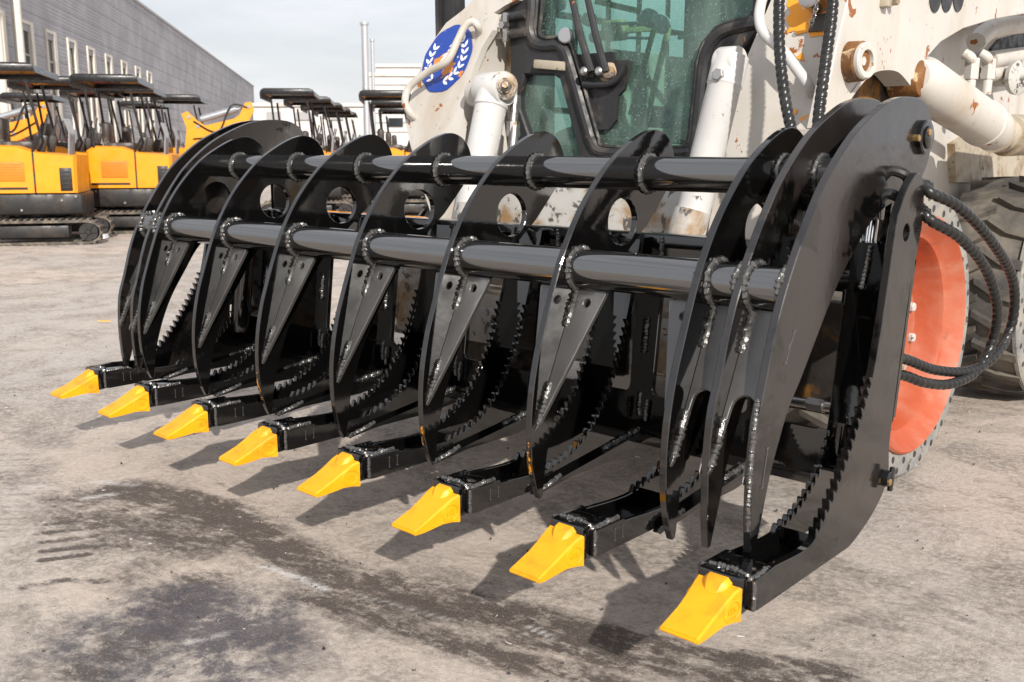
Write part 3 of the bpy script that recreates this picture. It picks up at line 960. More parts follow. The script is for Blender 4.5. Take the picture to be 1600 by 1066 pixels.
# jaw cylinders
for x in (0.054, 2.3085 + 0.02):
    a, b_ = Vector((x, 0.648, 0.33)), Vector((x, 0.735, 0.945))
    d = (b_ - a)
    mb = MB()
    mb.lathe(a, d, [(0.0, 0.022), (0.03, 0.034), (0.33, 0.034), (0.335, 0.038), (0.36, 0.038), (0.365, 0.02)], 28)
    cy = mb.build('jaw_cylinder', 'black_paint', gr)
    mb = MB(); mb.lathe(a + d * 0.585, d, [(0, 0.016), (0.23, 0.016)], 24)
    mb.build('cylinder_rod', 'chrome', cy)
    mb = MB(); mb.lathe(a + d * 0.94 + Vector((-0.028, 0, 0)), (1, 0, 0), [(0, 0.028), (0.056, 0.028)], 24)
    mb.bar(a + d * 0.82, a + d * 0.95, 0.04, 0.04, bev=0.004)
    mb.build('rod_eye', 'black_paint', cy)
# post box beside the end plate
for xa, xb in ((2.320, 2.402), (-0.040, 0.042)):
    mb = MB()
    pr_ = [(0.605, 0.43), (0.655, 0.43), (0.706, 0.792), (0.662, 0.792)]
    mb.rings([[(xa, y, z_) for y, z_ in pr_], [(xb, y, z_) for y, z_ in pr_]])
    mb.build('frame_post', 'black_paint', gr)
bead([(2.352, 0.640, 0.70), (2.355, 0.648, 0.74), (2.358, 0.657, 0.788)], 0.005).build('weld_bead', 'weld_bead', gr)
# hose fittings clustered on the ear
mb = MB()
mb.lathe((2.395, 0.735, 0.905), (0.3, 1, -0.1), [(0, 0.014), (0.02, 0.014), (0.02, 0.019), (0.045, 0.019), (0.045, 0.014), (0.06, 0.014)], 6)
mb.lathe((2.395, 0.735, 0.855), (0.3, 1, -0.15), [(0, 0.014), (0.02, 0.014), (0.02, 0.019), (0.045, 0.019), (0.045, 0.014), (0.06, 0.014)], 6)
mb.tube(smooth([(2.335, 0.70, 0.88), (2.36, 0.71, 0.93), (2.39, 0.725, 0.925), (2.395, 0.74, 0.905)], 5), 0.011, 10)
mb.tube(smooth([(2.335, 0.70, 0.84), (2.36, 0.70, 0.885), (2.385, 0.715, 0.88), (2.395, 0.74, 0.855)], 5), 0.011, 10)
mb.build('hose_fitting', 'hose_black', gr)
mb = MB()
for z in (0.905, 0.86):
    mb.lathe((2.397, 0.748, z), (0.3, 1, -0.1), [(0, 0.0165), (0.006, 0.018), (0.012, 0.0165)], 12)
mb.build('hose_clip', 'blue_plastic', gr)

# ------------------------------------------------------------------ hoses
def hose(path, label, r=0.0102):
    pts = smooth(path, 40)
    L = sum((pts[i + 1] - pts[i]).length for i in range(len(pts) - 1))
    n = int(L / 0.003)
    res, acc, i = [], 0.0, 0
    for k in range(n + 1):
        d = L * k / n
        while i < len(pts) - 2 and d > acc + (pts[i + 1] - pts[i]).length:
            acc += (pts[i + 1] - pts[i]).length
            i += 1
        res.append(pts[i].lerp(pts[i + 1], min(1, (d - acc) / max((pts[i + 1] - pts[i]).length, 1e-6))))
    mb = MB()
    mb.tube(res, r, 16, spiral=0.24, pitch=0.0185)
    o = mb.build('hydraulic_hose', 'hose_black', None, 50)
    tag(o, label, 'hose', 'spiral-wrapped hydraulic hoses')
    return o
XH = 2.43
def hp(px, py, x=XH):
    return at(px, py, 'X', x)
hose([(2.405, 0.775, 0.905), hp(1455, 302, 2.43), hp(1500, 325, 2.46), hp(1550, 378, 2.48), hp(1583, 440, 2.48), hp(1580, 510, 2.47), hp(1550, 560, 2.46), hp(1510, 580, 2.44), hp(1460, 578, 2.41), hp(1408, 560, 2.385), (2.36, 0.69, 0.55)],
     'outer of two spiral-wrapped hoses looping in front of the orange wheel rim')
hose([(2.405, 0.775, 0.86), hp(1455, 345, 2.43), hp(1500, 372, 2.46), hp(1540, 420, 2.475), hp(1558, 480, 2.475), hp(1550, 535, 2.46), hp(1525, 580, 2.45), hp(1485, 600, 2.435), hp(1445, 598, 2.41), hp(1405, 586, 2.385), (2.36, 0.69, 0.505)],
     'inner of two spiral-wrapped hoses looping in front of the orange wheel rim')
def hy(px, py, y):
    return at(px, py, 'Y', y)
hose([hy(1222, -120, 1.10), hy(1219, -40, 1.06), hy(1217, 30, 1.03), hy(1219, 90, 1.0), hy(1226, 150, 0.97), hy(1236, 200, 0.94), hy(1250, 260, 0.90), (2.24, 0.87, 0.72)],
     'left one of two spiral-wrapped hoses hanging down before the loader arm', 0.0125)
hose([hy(1312, -120, 1.10), hy(1305, -40, 1.06), hy(1299, 30, 1.03), hy(1291, 90, 1.0), hy(1283, 150, 0.97), hy(1278, 200, 0.94), hy(1280, 260, 0.90), (2.29, 0.87, 0.72)],
     'right one of two spiral-wrapped hoses hanging down before the loader arm', 0.0125)

# ------------------------------------------------------------------ skid steer loader
ld = empty('skid_steer_loader', (1.18, 2.3, 0))
tag(ld, 'worn white skid steer loader with orange wheel rims carrying the rake grapple', 'loader')
PN = Vector((0, -1, 0.42)).normalized()          # normal of the leaning arm fronts
PP = Vector((1.18, 1.17, 0.97))
def ap(px, py, off=0.0):
    return atp(px, py, PP + PN * off, PN)

# left arm
la = [(722, 17), (697, 36), (676, 65), (652, 117), (638, 165), (634, 190), (640, 222), (655, 275), (675, 340), (690, 420), (735, 420), (728, 320), (715, 240), (719, 205), (728, 146), (740, 106), (753, 74), (770, 47), (772, 20), (790, 8), (808, 0), (820, -40), (790, -60), (760, -20)]
mb = MB()
P3 = [ap(*p) for p in la]
mb.prism(P3, (0, 0.030, 0))
arm_l = mb.build('left_arm', 'white_paint', ld, 25)
mb = MB()                                        # box of the arm behind the front plate
inset = [Vector((p.x * 0.94 + 0.49 * 0.06 - 0.01, p.y + 0.03, p.z)) for p in P3]
mb.prism(inset, (0, 0.26, 0))
mb.build('arm_box', 'white_paint', arm_l, 25)
h = [ap(648, 184), ap(640, 176, 0.03), ap(633, 158, 0.055), ap(640, 136, 0.06), ap(668, 113, 0.06), ap(698, 96, 0.06), ap(714, 66, 0.06), ap(726, 42, 0.058), ap(738, 34, 0.05), ap(747, 42, 0.03), ap(748, 52)]
mb = MB(); mb.tube(smooth(h, 6), 0.0135, 14)
mb.build('grab_handle', 'white_paint', arm_l)
# round blue emblem with a wreath of leaves
ec = ap(698, 92, 0.002)
ux = Vector((1, 0, 0)); vy = PN.cross(ux).normalized()
if vy.z < 0: vy = -vy
mb = MB()
rr = [0.125 * (1 + 0.015 * math.sin(9 * a) + random.uniform(-0.008, 0.008)) for a in np.linspace(0, 2 * math.pi, 60, endpoint=False)]
ring = [ec + ux * (0.98 * r_ * math.cos(a)) + vy * (1.05 * r_ * math.sin(a)) for r_, a in zip(rr, np.linspace(0, 2 * math.pi, 60, endpoint=False))]
mb.prism(ring, PN * 0.0015)
em = mb.build('emblem', 'decal_blue', arm_l)
em['label'] = 'round blue emblem with pale leaf wreath, partly worn to rust'
mb = MB()
def leaf(c0, ang, ln, wd_):
    du = ux * math.cos(ang) + vy * math.sin(ang)
    dv = ux * -math.sin(ang) + vy * math.cos(ang)
    q = [(0.0, 0.0), (0.25, 0.7), (0.55, 1.0), (0.8, 0.6), (1.0, 0.0), (0.8, -0.6), (0.55, -1.0), (0.25, -0.7)]
    mb.prism([c0 + du * (ln * a_) + dv * (wd_ * b2) for a_, b2 in q], PN * 0.0008)
for sg in (-1, 1):
    for k in range(9):
        a = math.radians(-78 + 17 * k)
        if sg < 0 and random.random() < 0.25:
            continue
        c0 = ec + PN * 0.0022 + ux * (sg * 0.088 * math.cos(a)) + vy * (0.093 * math.sin(a))
        tang = math.atan2(math.cos(a), -sg * math.sin(a))
        for dd in (-0.62, 0.62):
            leaf(c0, tang + dd, 0.030, 0.0062)
for k in range(6):
    leaf(ec + PN * 0.0022 + ux * random.uniform(-0.05, 0.0) + vy * (-0.045 + 0.018 * k), random.uniform(0.3, 0.8), random.uniform(0.035, 0.055), 0.005)
mb.build('leaf_wreath', 'decal_white', em)['kind'] = 'stuff'

def cylinder_part(name, pt, pb, r, pinr, mat, parent, side):
    d = (pb - pt)
    mb = MB()
    mb.lathe(pt, d, [(-0.02, r * 0.98), (0.055, r * 0.98), (0.06, r * 1.0), (0.065, r * 0.93), (d.length, r * 0.93)], 36)
    hl = r * (0.97 if pinr > 0.05 else 0.62)
    mb.lathe(pt + Vector((-hl, 0, 0)), (1, 0, 0), [(0, pinr * 0.94), (0.006, pinr), (hl * 2 - 0.006, pinr), (hl * 2, pinr * 0.94)], 32)
    o = mb.build(name, mat, parent)
    return o
# left tilt cylinder
pt = at(772, 140, 'Y', 1.22); pb = at(725, 380, 'Y', 1.06)
cl = cylinder_part('tilt_cylinder', pt, pb, 0.058, 0.058, 'white_clean', ld, 1)
mb = MB()
c0 = pt + Vector((0.055, -0.012, 0.008))
mb.lathe(c0, (0.75, -0.65, 0.05), [(-0.03, 0.047), (0.012, 0.047), (0.016, 0.043), (0.018, 0.026), (0.026, 0.026), (0.030, 0.02), (0.036, 0.018)], 28)
mb.build('pin_cap', 'worn_white', cl)
mb = MB(); mb.lathe(c0 + Vector((0.75, -0.65, 0.05)).normalized() * 0.03, (0.75, -0.65, 0.05), [(0, 0.014), (0.018, 0.014), (0.020, 0.011)], 6)
mb.build('bolt', 'steel', cl)
mb = MB(); mb.lathe(pt + Vector((-0.125, 0.02, -0.01)), (1, 0, 0), [(0, 0.04), (0.03, 0.05), (0.075, 0.055), (0.085, 0.05)], 24)
mb.build('pivot_boss', 'white_paint', arm_l)
mb = MB(); mb.tube(smooth([at(805, 150, 'Y', 1.30), at(802, 185, 'Y', 1.28), at(803, 205, 'Y', 1.27), at(800, 240, 'Y', 1.25)], 5), 0.017, 12)
mb.lathe(at(802, 190, 'Y', 1.275), (0, 0, -1), [(0, 0.022), (0.05, 0.024), (0.055, 0.02)], 6)
mb.build('hose_stub', 'steel', cl)
# pipes and panel between left arm and cab
mb = MB(); mb.prism([at(762, 250, 'Y', 1.47), at(768, 20, 'Y', 1.47), at(780, -40, 'Y', 1.47), at(830, -40, 'Y', 1.47), at(825, 250, 'Y', 1.47)], (0, 0.03, 0))
mb.build('inner_panel', 'rusty_beige', ld)
for py in (29, 57):
    mb = MB(); mb.cyl(at(768, py + 1, 'Y', 1.40), at(815, py - 6, 'Y', 1.40), 0.012)
    o = mb.build('hydraulic_pipe', 'white_paint', ld)
    mb = MB(); mb.cyl(at(788, py - 2, 'Y', 1.40), at(822, py - 7, 'Y', 1.40), 0.016)
    mb.build('pipe_sleeve', 'cab_black', o)
mb = MB(); mb.bar(at(790, 20, 'Y', 1.385), at(790, 65, 'Y', 1.385), 0.02, 0.01, up=Vector((0, 1, 0))); mb.lathe(at(792, 40, 'Y', 1.39), (0, -1, 0), [(0, 0.014), (0.03, 0.014)], 6)
mb.build('pipe_clamp', 'steel', ld)
# dark post standing behind the left arm
mb = MB()
mb.bar(at(706, 60, 'Y', 1.75), at(702, -160, 'Y', 1.75), 0.10, 0.07, up=Vector((0, 1, 0)), bev=0.006)
mb.bar(at(690, 60, 'Y', 1.72), at(686, -160, 'Y', 1.72), 0.02, 0.05, up=Vector((0, 1, 0)))
mb.build('guard_post', 'cab_black', ld)

# right arm: front face, side plate with arch
ra = [(1232, -90), (1205, 0), (1165, 95), (1150, 160), (1130, 240), (1108, 350), (1095, 480), (1240, 480), (1250, 350), (1266, 240), (1290, 150), (1308, 70), (1325, 0), (1345, -90)]
mb = MB()
P3 = [ap(*p) for p in ra]
mb.prism(P3, (0, 0.022, 0))
arm_r = mb.build('right_arm', 'white_paint', ld, 25)
mb = MB()
mb.prism([Vector((p.x + 0.012 if p.x < 1.85 else p.x - 0.04, p.y + 0.022, p.z)) for p in P3], (0, 0.24, 0))
mb.build('arm_box', 'white_paint', arm_r, 25)
XS = 2.02
def sp(px, py, x=XS):
    return at(px, py, 'X', x)
side = [(1340, -90), (1325, 0), (1308, 70), (1292, 145), (1280, 200), (1287, 205), (1312, 172), (1336, 137), (1358, 112), (1378, 104), (1402, 107), (1421, 128), (1434, 118), (1447, 92), (1470, 66), (1505, 45), (1550, 31), (1600, 22), (1680, 14), (1800, 8), (1800, -120)]
so_ = [(sp(*p).y, sp(*p).z) for p in side]
me = plate_x(so_, [], XS - 0.018, 0.036, 0.003)
lift = link('lift_arm', me, 'white_paint', arm_r)
lift.location = (0, 0, 0)
mb = MB()                                       # folded lower lip
lip = smooth([sp(*p) for p in ((1280, 202), (1312, 170), (1336, 135), (1358, 110), (1378, 102), (1402, 105), (1421, 126))], 5)
rs = []
for p in lip:
    rs.append([p + Vector((0.004, 0, 0)), p + Vector((0.004, 0, -0.014)), p + Vector((-0.07, 0, -0.014)), p + Vector((-0.07, 0, 0))])
mb.rings(rs)
mb.build('arm_lip', 'white_paint', arm_r)
mb = MB(); mb.prism([sp(*p, 1.93) for p in ((1270, 260), (1300, 175), (1345, 110), (1390, 96), (1430, 130), (1440, 260))], (-0.12, 0, 0))
mb.build('arm_pocket', 'shade_and_rust', arm_r, 25)  # solid block; the pocket's shade is put into its dark colour
# boss ring on the arm side
bc = sp(1333, 98)
mb = MB()
mb.lathe(bc + Vector((-0.01, -0.02, 0)), (1, -0.12, 0), [(0.0, 0.052), (0.045, 0.050), (0.052, 0.043), (0.05, 0.0)], 32)
mb.build('pivot_boss', 'rust', arm_r)
mb = MB(); mb.lathe(bc + Vector((0.052, -0.028, 0)), (1, -0.12, 0), [(-0.02, 0.0455), (-0.004, 0.0455), (0.0, 0.042), (-0.001, 0.028), (-0.012, 0.027), (-0.012, 0.0)], 32)
mb.build('boss_ring', 'white_paint', arm_r)
# fold weld line
bead([ap(1327, -5, 0.004), ap(1311, 60, 0.004), ap(1293, 140, 0.004)], 0.007).build('seam_weld', 'rust', arm_r)
h = [ap(1216, -70), ap(1200, -30, 0.045), ap(1188, 10, 0.055), ap(1187, 35, 0.055), ap(1196, 55, 0.055), ap(1225, 82, 0.055), ap(1245, 108, 0.05), ap(1262, 132, 0.035), ap(1268, 146)]
mb = MB(); mb.tube(smooth(h, 6), 0.0145, 14)
mb.build('grab_handle', 'white_clean', arm_r)
# worn orange sticker, cap with chain and bracket, red knob
mb = MB()
edge = [(1238, -20), (1229, 8), (1236, 20), (1228, 30), (1234, 42), (1229, 52), (1242, 48), (1245, 55), (1262, 50), (1266, 58), (1290, 55), (1312, 44), (1316, 30), (1312, 18), (1322, -20)]
mb.prism([ap(*p, 0.0015) for p in edge], PN * 0.001)
mb.build('sticker', 'orange_decal', arm_r, 20)
mb = MB()
for pl in (((1250, 185), (1270, 176), (1272, 182), (1252, 190)), ((1240, 84), (1252, 80), (1258, 96), (1246, 92)), ((1238, 90), (1246, 100), (1243, 106)), ((1258, 225), (1266, 215), (1265, 224)), ((1243, 170), (1247, 172), (1243, 180), (1240, 176))):
    mb.prism([ap(*p, 0.0015) for p in pl], PN * 0.001)
mb.build('bare_patch', 'orange_decal', arm_r, 20)
mb = MB(); mb.prism([ap(1264, 51, 0.003), ap(1272, 24, 0.003), ap(1300, 22, 0.003), ap(1292, 49, 0.003)], PN * 0.006)
o = mb.build('cap_bracket', 'cab_black', arm_r)
mb = MB(); mb.lathe(ap(1282, 4, 0.0), PN + Vector((0, 0, -0.15)), [(0, 0.034), (0.05, 0.034), (0.052, 0.036), (0.062, 0.036), (0.066, 0.03)], 28)
mb.build('filler_cap', 'steel', arm_r)
mb = MB()
for k in range(7):
    c = ap(1276 - 1.5 * k, 10 + 5 * k, 0.075 - 0.009 * k)
    mb.tube([c + Vector((0.005 * math.cos(a) * (1 if k % 2 else 0.2), 0.005 * math.cos(a) * (0.2 if k % 2 else 1), 0.007 * math.sin(a))) for a in np.linspace(0, 2 * math.pi, 11)], 0.0014, 6)
mb.build('chain', 'steel', arm_r)
mb = MB(); mb.lathe(ap(1326, -6, 0.02), (0, -1, -0.1), [(0, 0.02), (0.02, 0.036), (0.05, 0.036), (0.06, 0.025)], 24)
mb.build('red_knob', 'red_paint', arm_r)
mb = MB(); mb.bar(sp(1384, -10, 2.028), sp(1382, 12, 2.028), 0.03, 0.03, up=Vector((0, 1, 0)), bev=0.004)
mb.lathe(sp(1392, 2, 2.03), (1, 0, 0), [(0, 0.012), (0.02, 0.012)], 6)
mb.build('stop_block', 'rusty_beige', arm_r)
# three round painted characters cut by the frame top
mb = MB()
for px in (1462, 1480, 1498):
    c = sp(px, -9, 2.0222)
    outer = [c + Vector((0, 0.046 * math.cos(a), 0.052 * math.sin(a))) for a in np.linspace(0, 2 * math.pi, 24, endpoint=False)]
    mb.prism(outer, (0.001, 0, 0))
mb.build('painted_number', 'cab_black', arm_r)
# right tilt cylinder (photo centre right)
pt = at(1140, 100, 'Y', 1.16); pb = at(1072, 380, 'Y', 1.02)
cr = cylinder_part('tilt_cylinder', pt, pb, 0.049, 0.046, 'white_clean', ld, 1)
mb = MB(); mb.lathe(pt + (pb - pt).normalized() * 0.035 + Vector((0.004, -0.043, 0.0)), (0.1, -1, 0.15), [(0, 0.017), (0.014, 0.017), (0.017, 0.014)], 6)
mb.build('bolt', 'steel', cr)
for cc, (xa, ya), (xb, yb) in ((cr, (1082, 330), (1040, 480)), (cl, (738, 320), (715, 470))):
    a = at(xa, ya, 'Y', 1.04); b_ = at(xb, yb, 'Y', 0.97)
    mb = MB(); mb.lathe(a, b_ - a, [(0, 0.05), ((b_ - a).length, 0.05)], 28)
    mb.build('cylinder_base', 'worn_white', cc)
# lift cylinder under the arch, right side
a, b_ = sp(1432, 124, 2.00), sp(1552, 203, 2.00)
mb = MB(); dl = (b_ - a)
mb.lathe(a, dl, [(-0.03, 0.05), (0.03, 0.075), (0.60, 0.075), (0.605, 0.079), (0.63, 0.079), (0.635, 0.072), (dl.length, 0.072), (dl.length + 0.02, 0.055)], 36)
lc = mb.build('lift_cylinder', 'white_paint', ld)
mb = MB(); mb.lathe(a + Vector((-0.06, -0.02, 0.0)), (1, 0, 0), [(0, 0.055), (0.07, 0.055), (0.085, 0.05), (0.09, 0.035), (0.095, 0.03)], 32)
mb.build('pin_boss', 'rust', lc)
c = sp(1562, 212, 1.98)
mb = MB(); mb.lathe(c, Vector((0.1, 1, 0.02)), [(-0.05, 0.06), (0.05, 0.06), (0.055, 0.075), (0.45, 0.075)], 28)
mb.build('axle_tube', 'rusty_beige', ld)
for dx in (0, 26):
    pth = [sp(1514 + dx, 148, 1.92), sp(1517 + dx, 120, 1.92), sp(1519 + dx, 100, 1.92), sp(1516 + dx, 90, 1.92), sp(1506 + dx, 84, 1.90)]
    mb = MB(); mb.tube(smooth(pth, 5), 0.018, 12)
    mb.lathe(sp(1517 + dx, 124, 1.92), (0, 0.02, 1), [(0, 0.026), (0.07, 0.026)], 6)
    mb.build('hydraulic_pipe', 'white_paint', ld)
mb = MB(); mb.tube(smooth([sp(1510, 147, 1.95), sp(1530, 158, 1.95), sp(1552, 176, 1.95)], 5), 0.022, 10)
mb.build('hose_coupling', 'steel', ld)
for py, rr_ in ((95, 0.036), (117, 0.03)):
    mb = MB(); mb.cyl(sp(1544, py, 1.80), sp(1640, py - 14, 1.80), rr_)
    mb.build('hydraulic_pipe', 'white_paint', ld)
mb = MB(); mb.lathe(sp(1585, 122, 1.86), (1, -0.3, 0), [(-0.08, 0.03), (0, 0.03), (0, 0.065), (0.02, 0.068), (0.028, 0.05), (0.03, 0.012), (0.05, 0.010)], 28)
mb.build('round_valve', 'worn_white', ld)

# body right side panels (inner wall behind the arm)
XB = 1.74
mb = MB()
mb.prism([sp(*p, XB) for p in ((1400, 330), (1420, 160), (1448, 60), (1490, 20), (1700, -60), (1900, -60), (1900, 330))], (-0.05, 0, 0))
mb.build('side_panel', 'white_paint', ld, 25)
mb = MB()
mb.prism([sp(*p, XB + 0.012) for p in ((1548, 112), (1550, 76), (1562, 62), (1600, 52), (1660, 46), (1660, 120))], (-0.02, 0, 0))
mb.build('engine_opening', 'cab_black', ld, 25)
mb = MB()
mb.prism([sp(*p, XB + 0.03) for p in ((1495, 285), (1492, 225), (1510, 214), (1560, 222), (1700, 222), (1700, 285))], (-0.03, 0, 0))
mb.build('belly_plate', 'rusty_beige', ld, 25)
mb = MB()
mb.tube(smooth([sp(1525, 66, 1.86), sp(1545, 48, 1.86), sp(1580, 40, 1.86), sp(1640, 36, 1.86)], 5), 0.035, 12)
mb.build('fender_rail', 'white_paint', ld)
mb = MB()
for k in range(6):
    a, b_ = sp(1528 + k * 5, 26 + k * 0.5, 1.80), sp(1534 + k * 5, 38 - k, 1.80)
    mb.bar(a, b_, 0.012, 0.02, up=Vector((1, 0, 0)))
mb.build('side_grille', 'grey_metal', ld)

# chassis and coupler seen through the grapple
mb = MB()
mb.box((0.70, 1.46, 0.22), (1.66, 3.5, 0.94), 0.03)
ch = mb.build('chassis', 'worn_white', ld)
mb = MB(); mb.box((0.50, 1.5, 0.30), (1.86, 3.4, 0.62), 0.03)
mb.build('axle_housing', 'rusty_beige', ld)
mb = MB()
mb.box((0.30, 0.98, 0.34), (0.66, 1.06, 0.62), 0.01)
mb.build('coupler_plate', 'worn_white', ld)
mb = MB(); mb.box((0.86, 0.99, 0.36), (1.74, 1.05, 0.475), 0.012)
mb.build('coupler_block', 'worn_white', ld)
mb = MB()
mb.box((0.30, 1.0, 0.44), (2.05, 1.10, 0.52), 0.012)
mb.build('coupler_crossbar', 'white_paint', ld)
mb = MB(); mb.cyl((0.62, 1.04, 0.60), (1.72, 1.04, 0.60), 0.055)
mb.build('coupler_tube', 'white_paint', ld)
mb = MB(); mb.box((0.66, 1.20, 0.30), (1.72, 1.26, 0.86), 0.01)
mb.build('front_guard', 'worn_white', ld)
for x in (0.78, 1.86):
    mb = MB(); mb.box((x - 0.02, 0.90, 0.30), (x + 0.02, 1.04, 0.66), 0.006)
    mb.build('coupler_rib', 'worn_white', ld)
mb = MB(); mb.cyl((2.06, 0.92, 0.372), (2.24, 0.92, 0.376), 0.012, seg=12); mb.lathe((2.12, 0.92, 0.373), (1, 0, 0), [(0, 0.018), (0.04, 0.018)], 6); mb.lathe((2.18, 0.92, 0.373), (1, 0, 0), [(0, 0.016), (0.03, 0.016)], 6)
mb.build('hose_coupling', 'steel', ld)
mb = MB(); mb.box((1.95, 0.96, 0.34), (2.30, 1.0, 0.62), 0.01)
mb.build('coupler_plate', 'shade_and_rust', ld)  # near-black colour stands for a dark opening, brown blotch for rust

# cab
YC = 1.44
def cp_(px, py, y=YC):
    p = at(px, py, 'Y', y)
    return (p.x, p.z)
main = [(847, -90), (847, 5), (843, 48), (846, 56), (853, 59), (880, 58), (890, 66), (898, 84), (930, 198), (936, 217), (948, 229), (1066, 230), (1076, 222), (1079, 210), (1085, 156), (1090, 100), (1100, 68), (1122, 42), (1150, 32), (1172, 28), (1181, 16), (1185, -90)]
low = [(826, 117), (819, 150), (820, 172), (832, 207), (842, 244), (912, 244), (881, 124), (872, 118)]
outer = [(800, -140), (804, 100), (800, 170), (812, 290), (1120, 290), (1130, 120), (1200, 40), (1215, -140)]
fr_me = plate2d([cp_(*p) for p in outer], [[cp_(*p) for p in main], [cp_(*p) for p in low]], 0.05, 0.006)
xf(fr_me, (0, YC, 0), (1, 0, 0), (0, 0, 1))
cab = link('cab_frame', fr_me, 'cab_black', ld)
# raised door rim following the main pane
rim = [at(px, py, 'Y', YC - 0.02) for px, py in ((832, -90), (832, 10), (829, 45), (836, 66), (852, 72), (872, 71), (883, 80), (892, 104), (920, 203), (927, 222), (942, 238), (1000, 239), (1070, 239), (1086, 228), (1094, 160), (1100, 105), (1109, 74), (1128, 52), (1155, 42), (1185, 36))]
mb = MB(); mb.tube(smooth(rim, 4), 0.021, 10)
mb.build('door_rim', 'cab_black', cab)
seal = [at(px, py, 'Y', YC - 0.028) for px, py in main]
mb = MB(); mb.tube(smooth(seal, 3), 0.006, 8)
mb.build('window_seal', 'rubber_seal', cab)
mb = MB(); mb.bar(at(836, 100, 'Y', YC - 0.035), at(884, 104, 'Y', YC - 0.035), 0.03, 0.02, up=Vector((0, 1, 0)), bev=0.004)
mb.build('sill_strip', 'rusty_beige', cab)
mb = MB(); mb.prism([(x, YC + 0.005, z) for x, z in [cp_(*p) for p in main]], (0, 0.008, 0))
mb.build('door_glass', 'cab_glass', cab)
mb = MB(); mb.prism([(x, YC + 0.003, z) for x, z in [cp_(*p) for p in low]], (0, 0.008, 0))
mb.build('corner_glass', 'cab_glass', cab)
mp_ = [(893, 86), (956, 81), (959, 94), (980, 94), (981, 112), (975, 140), (965, 150), (962, 188), (951, 202), (932, 203), (920, 170)]
mb = MB(); mb.prism([at(px, py, 'Y', YC - 0.012) for px, py in mp_], (0, 0.014, 0))
wm = mb.build('wiper_motor_cover', 'cab_black', cab, 20)
mb = MB(); mb.tube(smooth([at(912, 132, 'Y', YC - 0.03), at(935, 133, 'Y', YC - 0.035), at(955, 130, 'Y', YC - 0.035), at(968, 118, 'Y', YC - 0.03), at(976, 100, 'Y', YC - 0.03)], 5), 0.011, 8)
mb.build('cover_rim', 'cab_black', wm)
for (x0, y0), (x1, y1), (x2, y2) in (((880, -60), (908, 60), (924, 112)), ((905, -60), (932, 60), (947, 112))):
    mb = MB()
    mb.tube([at(x0, y0, 'Y', YC - 0.05), at(x1, y1, 'Y', YC - 0.055), at(x2, y2, 'Y', YC - 0.045)], [0.009, 0.012, 0.013], 8)
    o = mb.build('wiper_arm', 'cab_black', cab)
    mb = MB(); mb.lathe(at(x2, y2 + 3, 'Y', YC - 0.01), (0.1, -1, 0.1), [(0, 0.02), (0.03, 0.018), (0.05, 0.014), (0.055, 0.008)], 14)
    mb.build('wiper_spindle', 'steel', o)
mb = MB(); mb.lathe(at(953, 115, 'Y', YC - 0.012), (0.5, -1, 0.1), [(0, 0.034), (0.01, 0.034), (0.013, 0.022), (0.03, 0.02)], 20)
mb.build('wiper_hub', 'worn_white', cab)
mb = MB(); mb.lathe(at(887, 57, 'Y', YC - 0.012), (0.4, -1, 0), [(0, 0.026), (0.03, 0.026), (0.034, 0.022)], 18)
mb.build('door_button', 'grey_metal', cab)
# cab shell and interior
mb = MB()
xl, xr = 0.72, 1.66
mb.box((xl, YC + 0.03, 0.75), (xl + 0.05, 1.55, 2.05)); mb.box((xr - 0.05, YC + 0.03, 0.75), (xr, 1.55, 2.05))
mb.box((xl, 2.45, 0.75), (xl + 0.06, 2.55, 2.05)); mb.box((xr - 0.06, 2.45, 0.75), (xr, 2.55, 2.05))
mb.box((xl, YC + 0.03, 0.75), (xl + 0.03, 2.5, 1.02)); mb.box((xr - 0.03, YC + 0.03, 0.75), (xr, 2.5, 1.02))
mb.box((xl, YC - 0.02, 2.03), (xr, 2.55, 2.08))
mb.box((xl, YC + 0.03, 1.78), (xr, YC + 0.08, 2.03))
mb.build('cab_shell', 'cab_black', ld)
mb = MB()
for k in range(4):
    z = 1.12 + k * 0.17
    mb.bar((xl + 0.012, 1.60, z), (xl + 0.012, 2.45, z), 0.012, 0.022)
for k in range(4):
    y = 1.70 + 0.2 * k
    mb.bar((xl + 0.018, y, 1.02), (xl + 0.018, y, 2.03), 0.012, 0.018, up=Vector((0, 1, 0)))
mb.build('side_grille', 'cab_lining', ld)
mb = MB(); mb.box((xl + 0.02, 1.9, 0.98), (xl + 0.05, 2.44, 1.36), 0.01)
mb.build('side_lining', 'cab_lining', ld)
mb = MB(); mb.box((xl + 0.03, 1.5, 0.70), (xr - 0.03, 2.5, 0.76)); mb.box((xl + 0.03, 2.44, 0.76), (xr - 0.03, 2.48, 1.15))
mb.box((xl + 0.03, YC + 0.05, 0.76), (xl + 0.22, 2.4, 1.0), 0.02)
mb.build('cab_floor', 'cab_lining', ld)
mb = MB()
mb.box((0.98, 1.80, 0.80), (1.46, 2.16, 0.98), 0.05); mb.box((1.00, 2.06, 0.95), (1.44, 2.22, 1.72), 0.07); mb.box((0.93, 1.80, 1.06), (0.98, 2.16, 1.14), 0.02); mb.box((1.46, 1.80, 1.06), (1.51, 2.16, 1.14), 0.02)
mb.build('driver_seat', 'seat_dark', ld)
mb = MB(); mb.bar((0.80, 1.75, 1.40), (1.12, 1.75, 1.40), 0.015, 0.02, bev=0.003); mb.box((0.84, 1.72, 1.37), (0.93, 1.78, 1.44), 0.01)
mb.bar((1.12, 1.75, 1.40), (0.99, 1.80, 1.05), 0.016, 0.022, bev=0.004)
mb.bar((0.99, 1.80, 1.05), (1.06, 1.80, 0.80), 0.016, 0.022, bev=0.004)
mb.build('lap_bar', 'lever_yellow', ld)
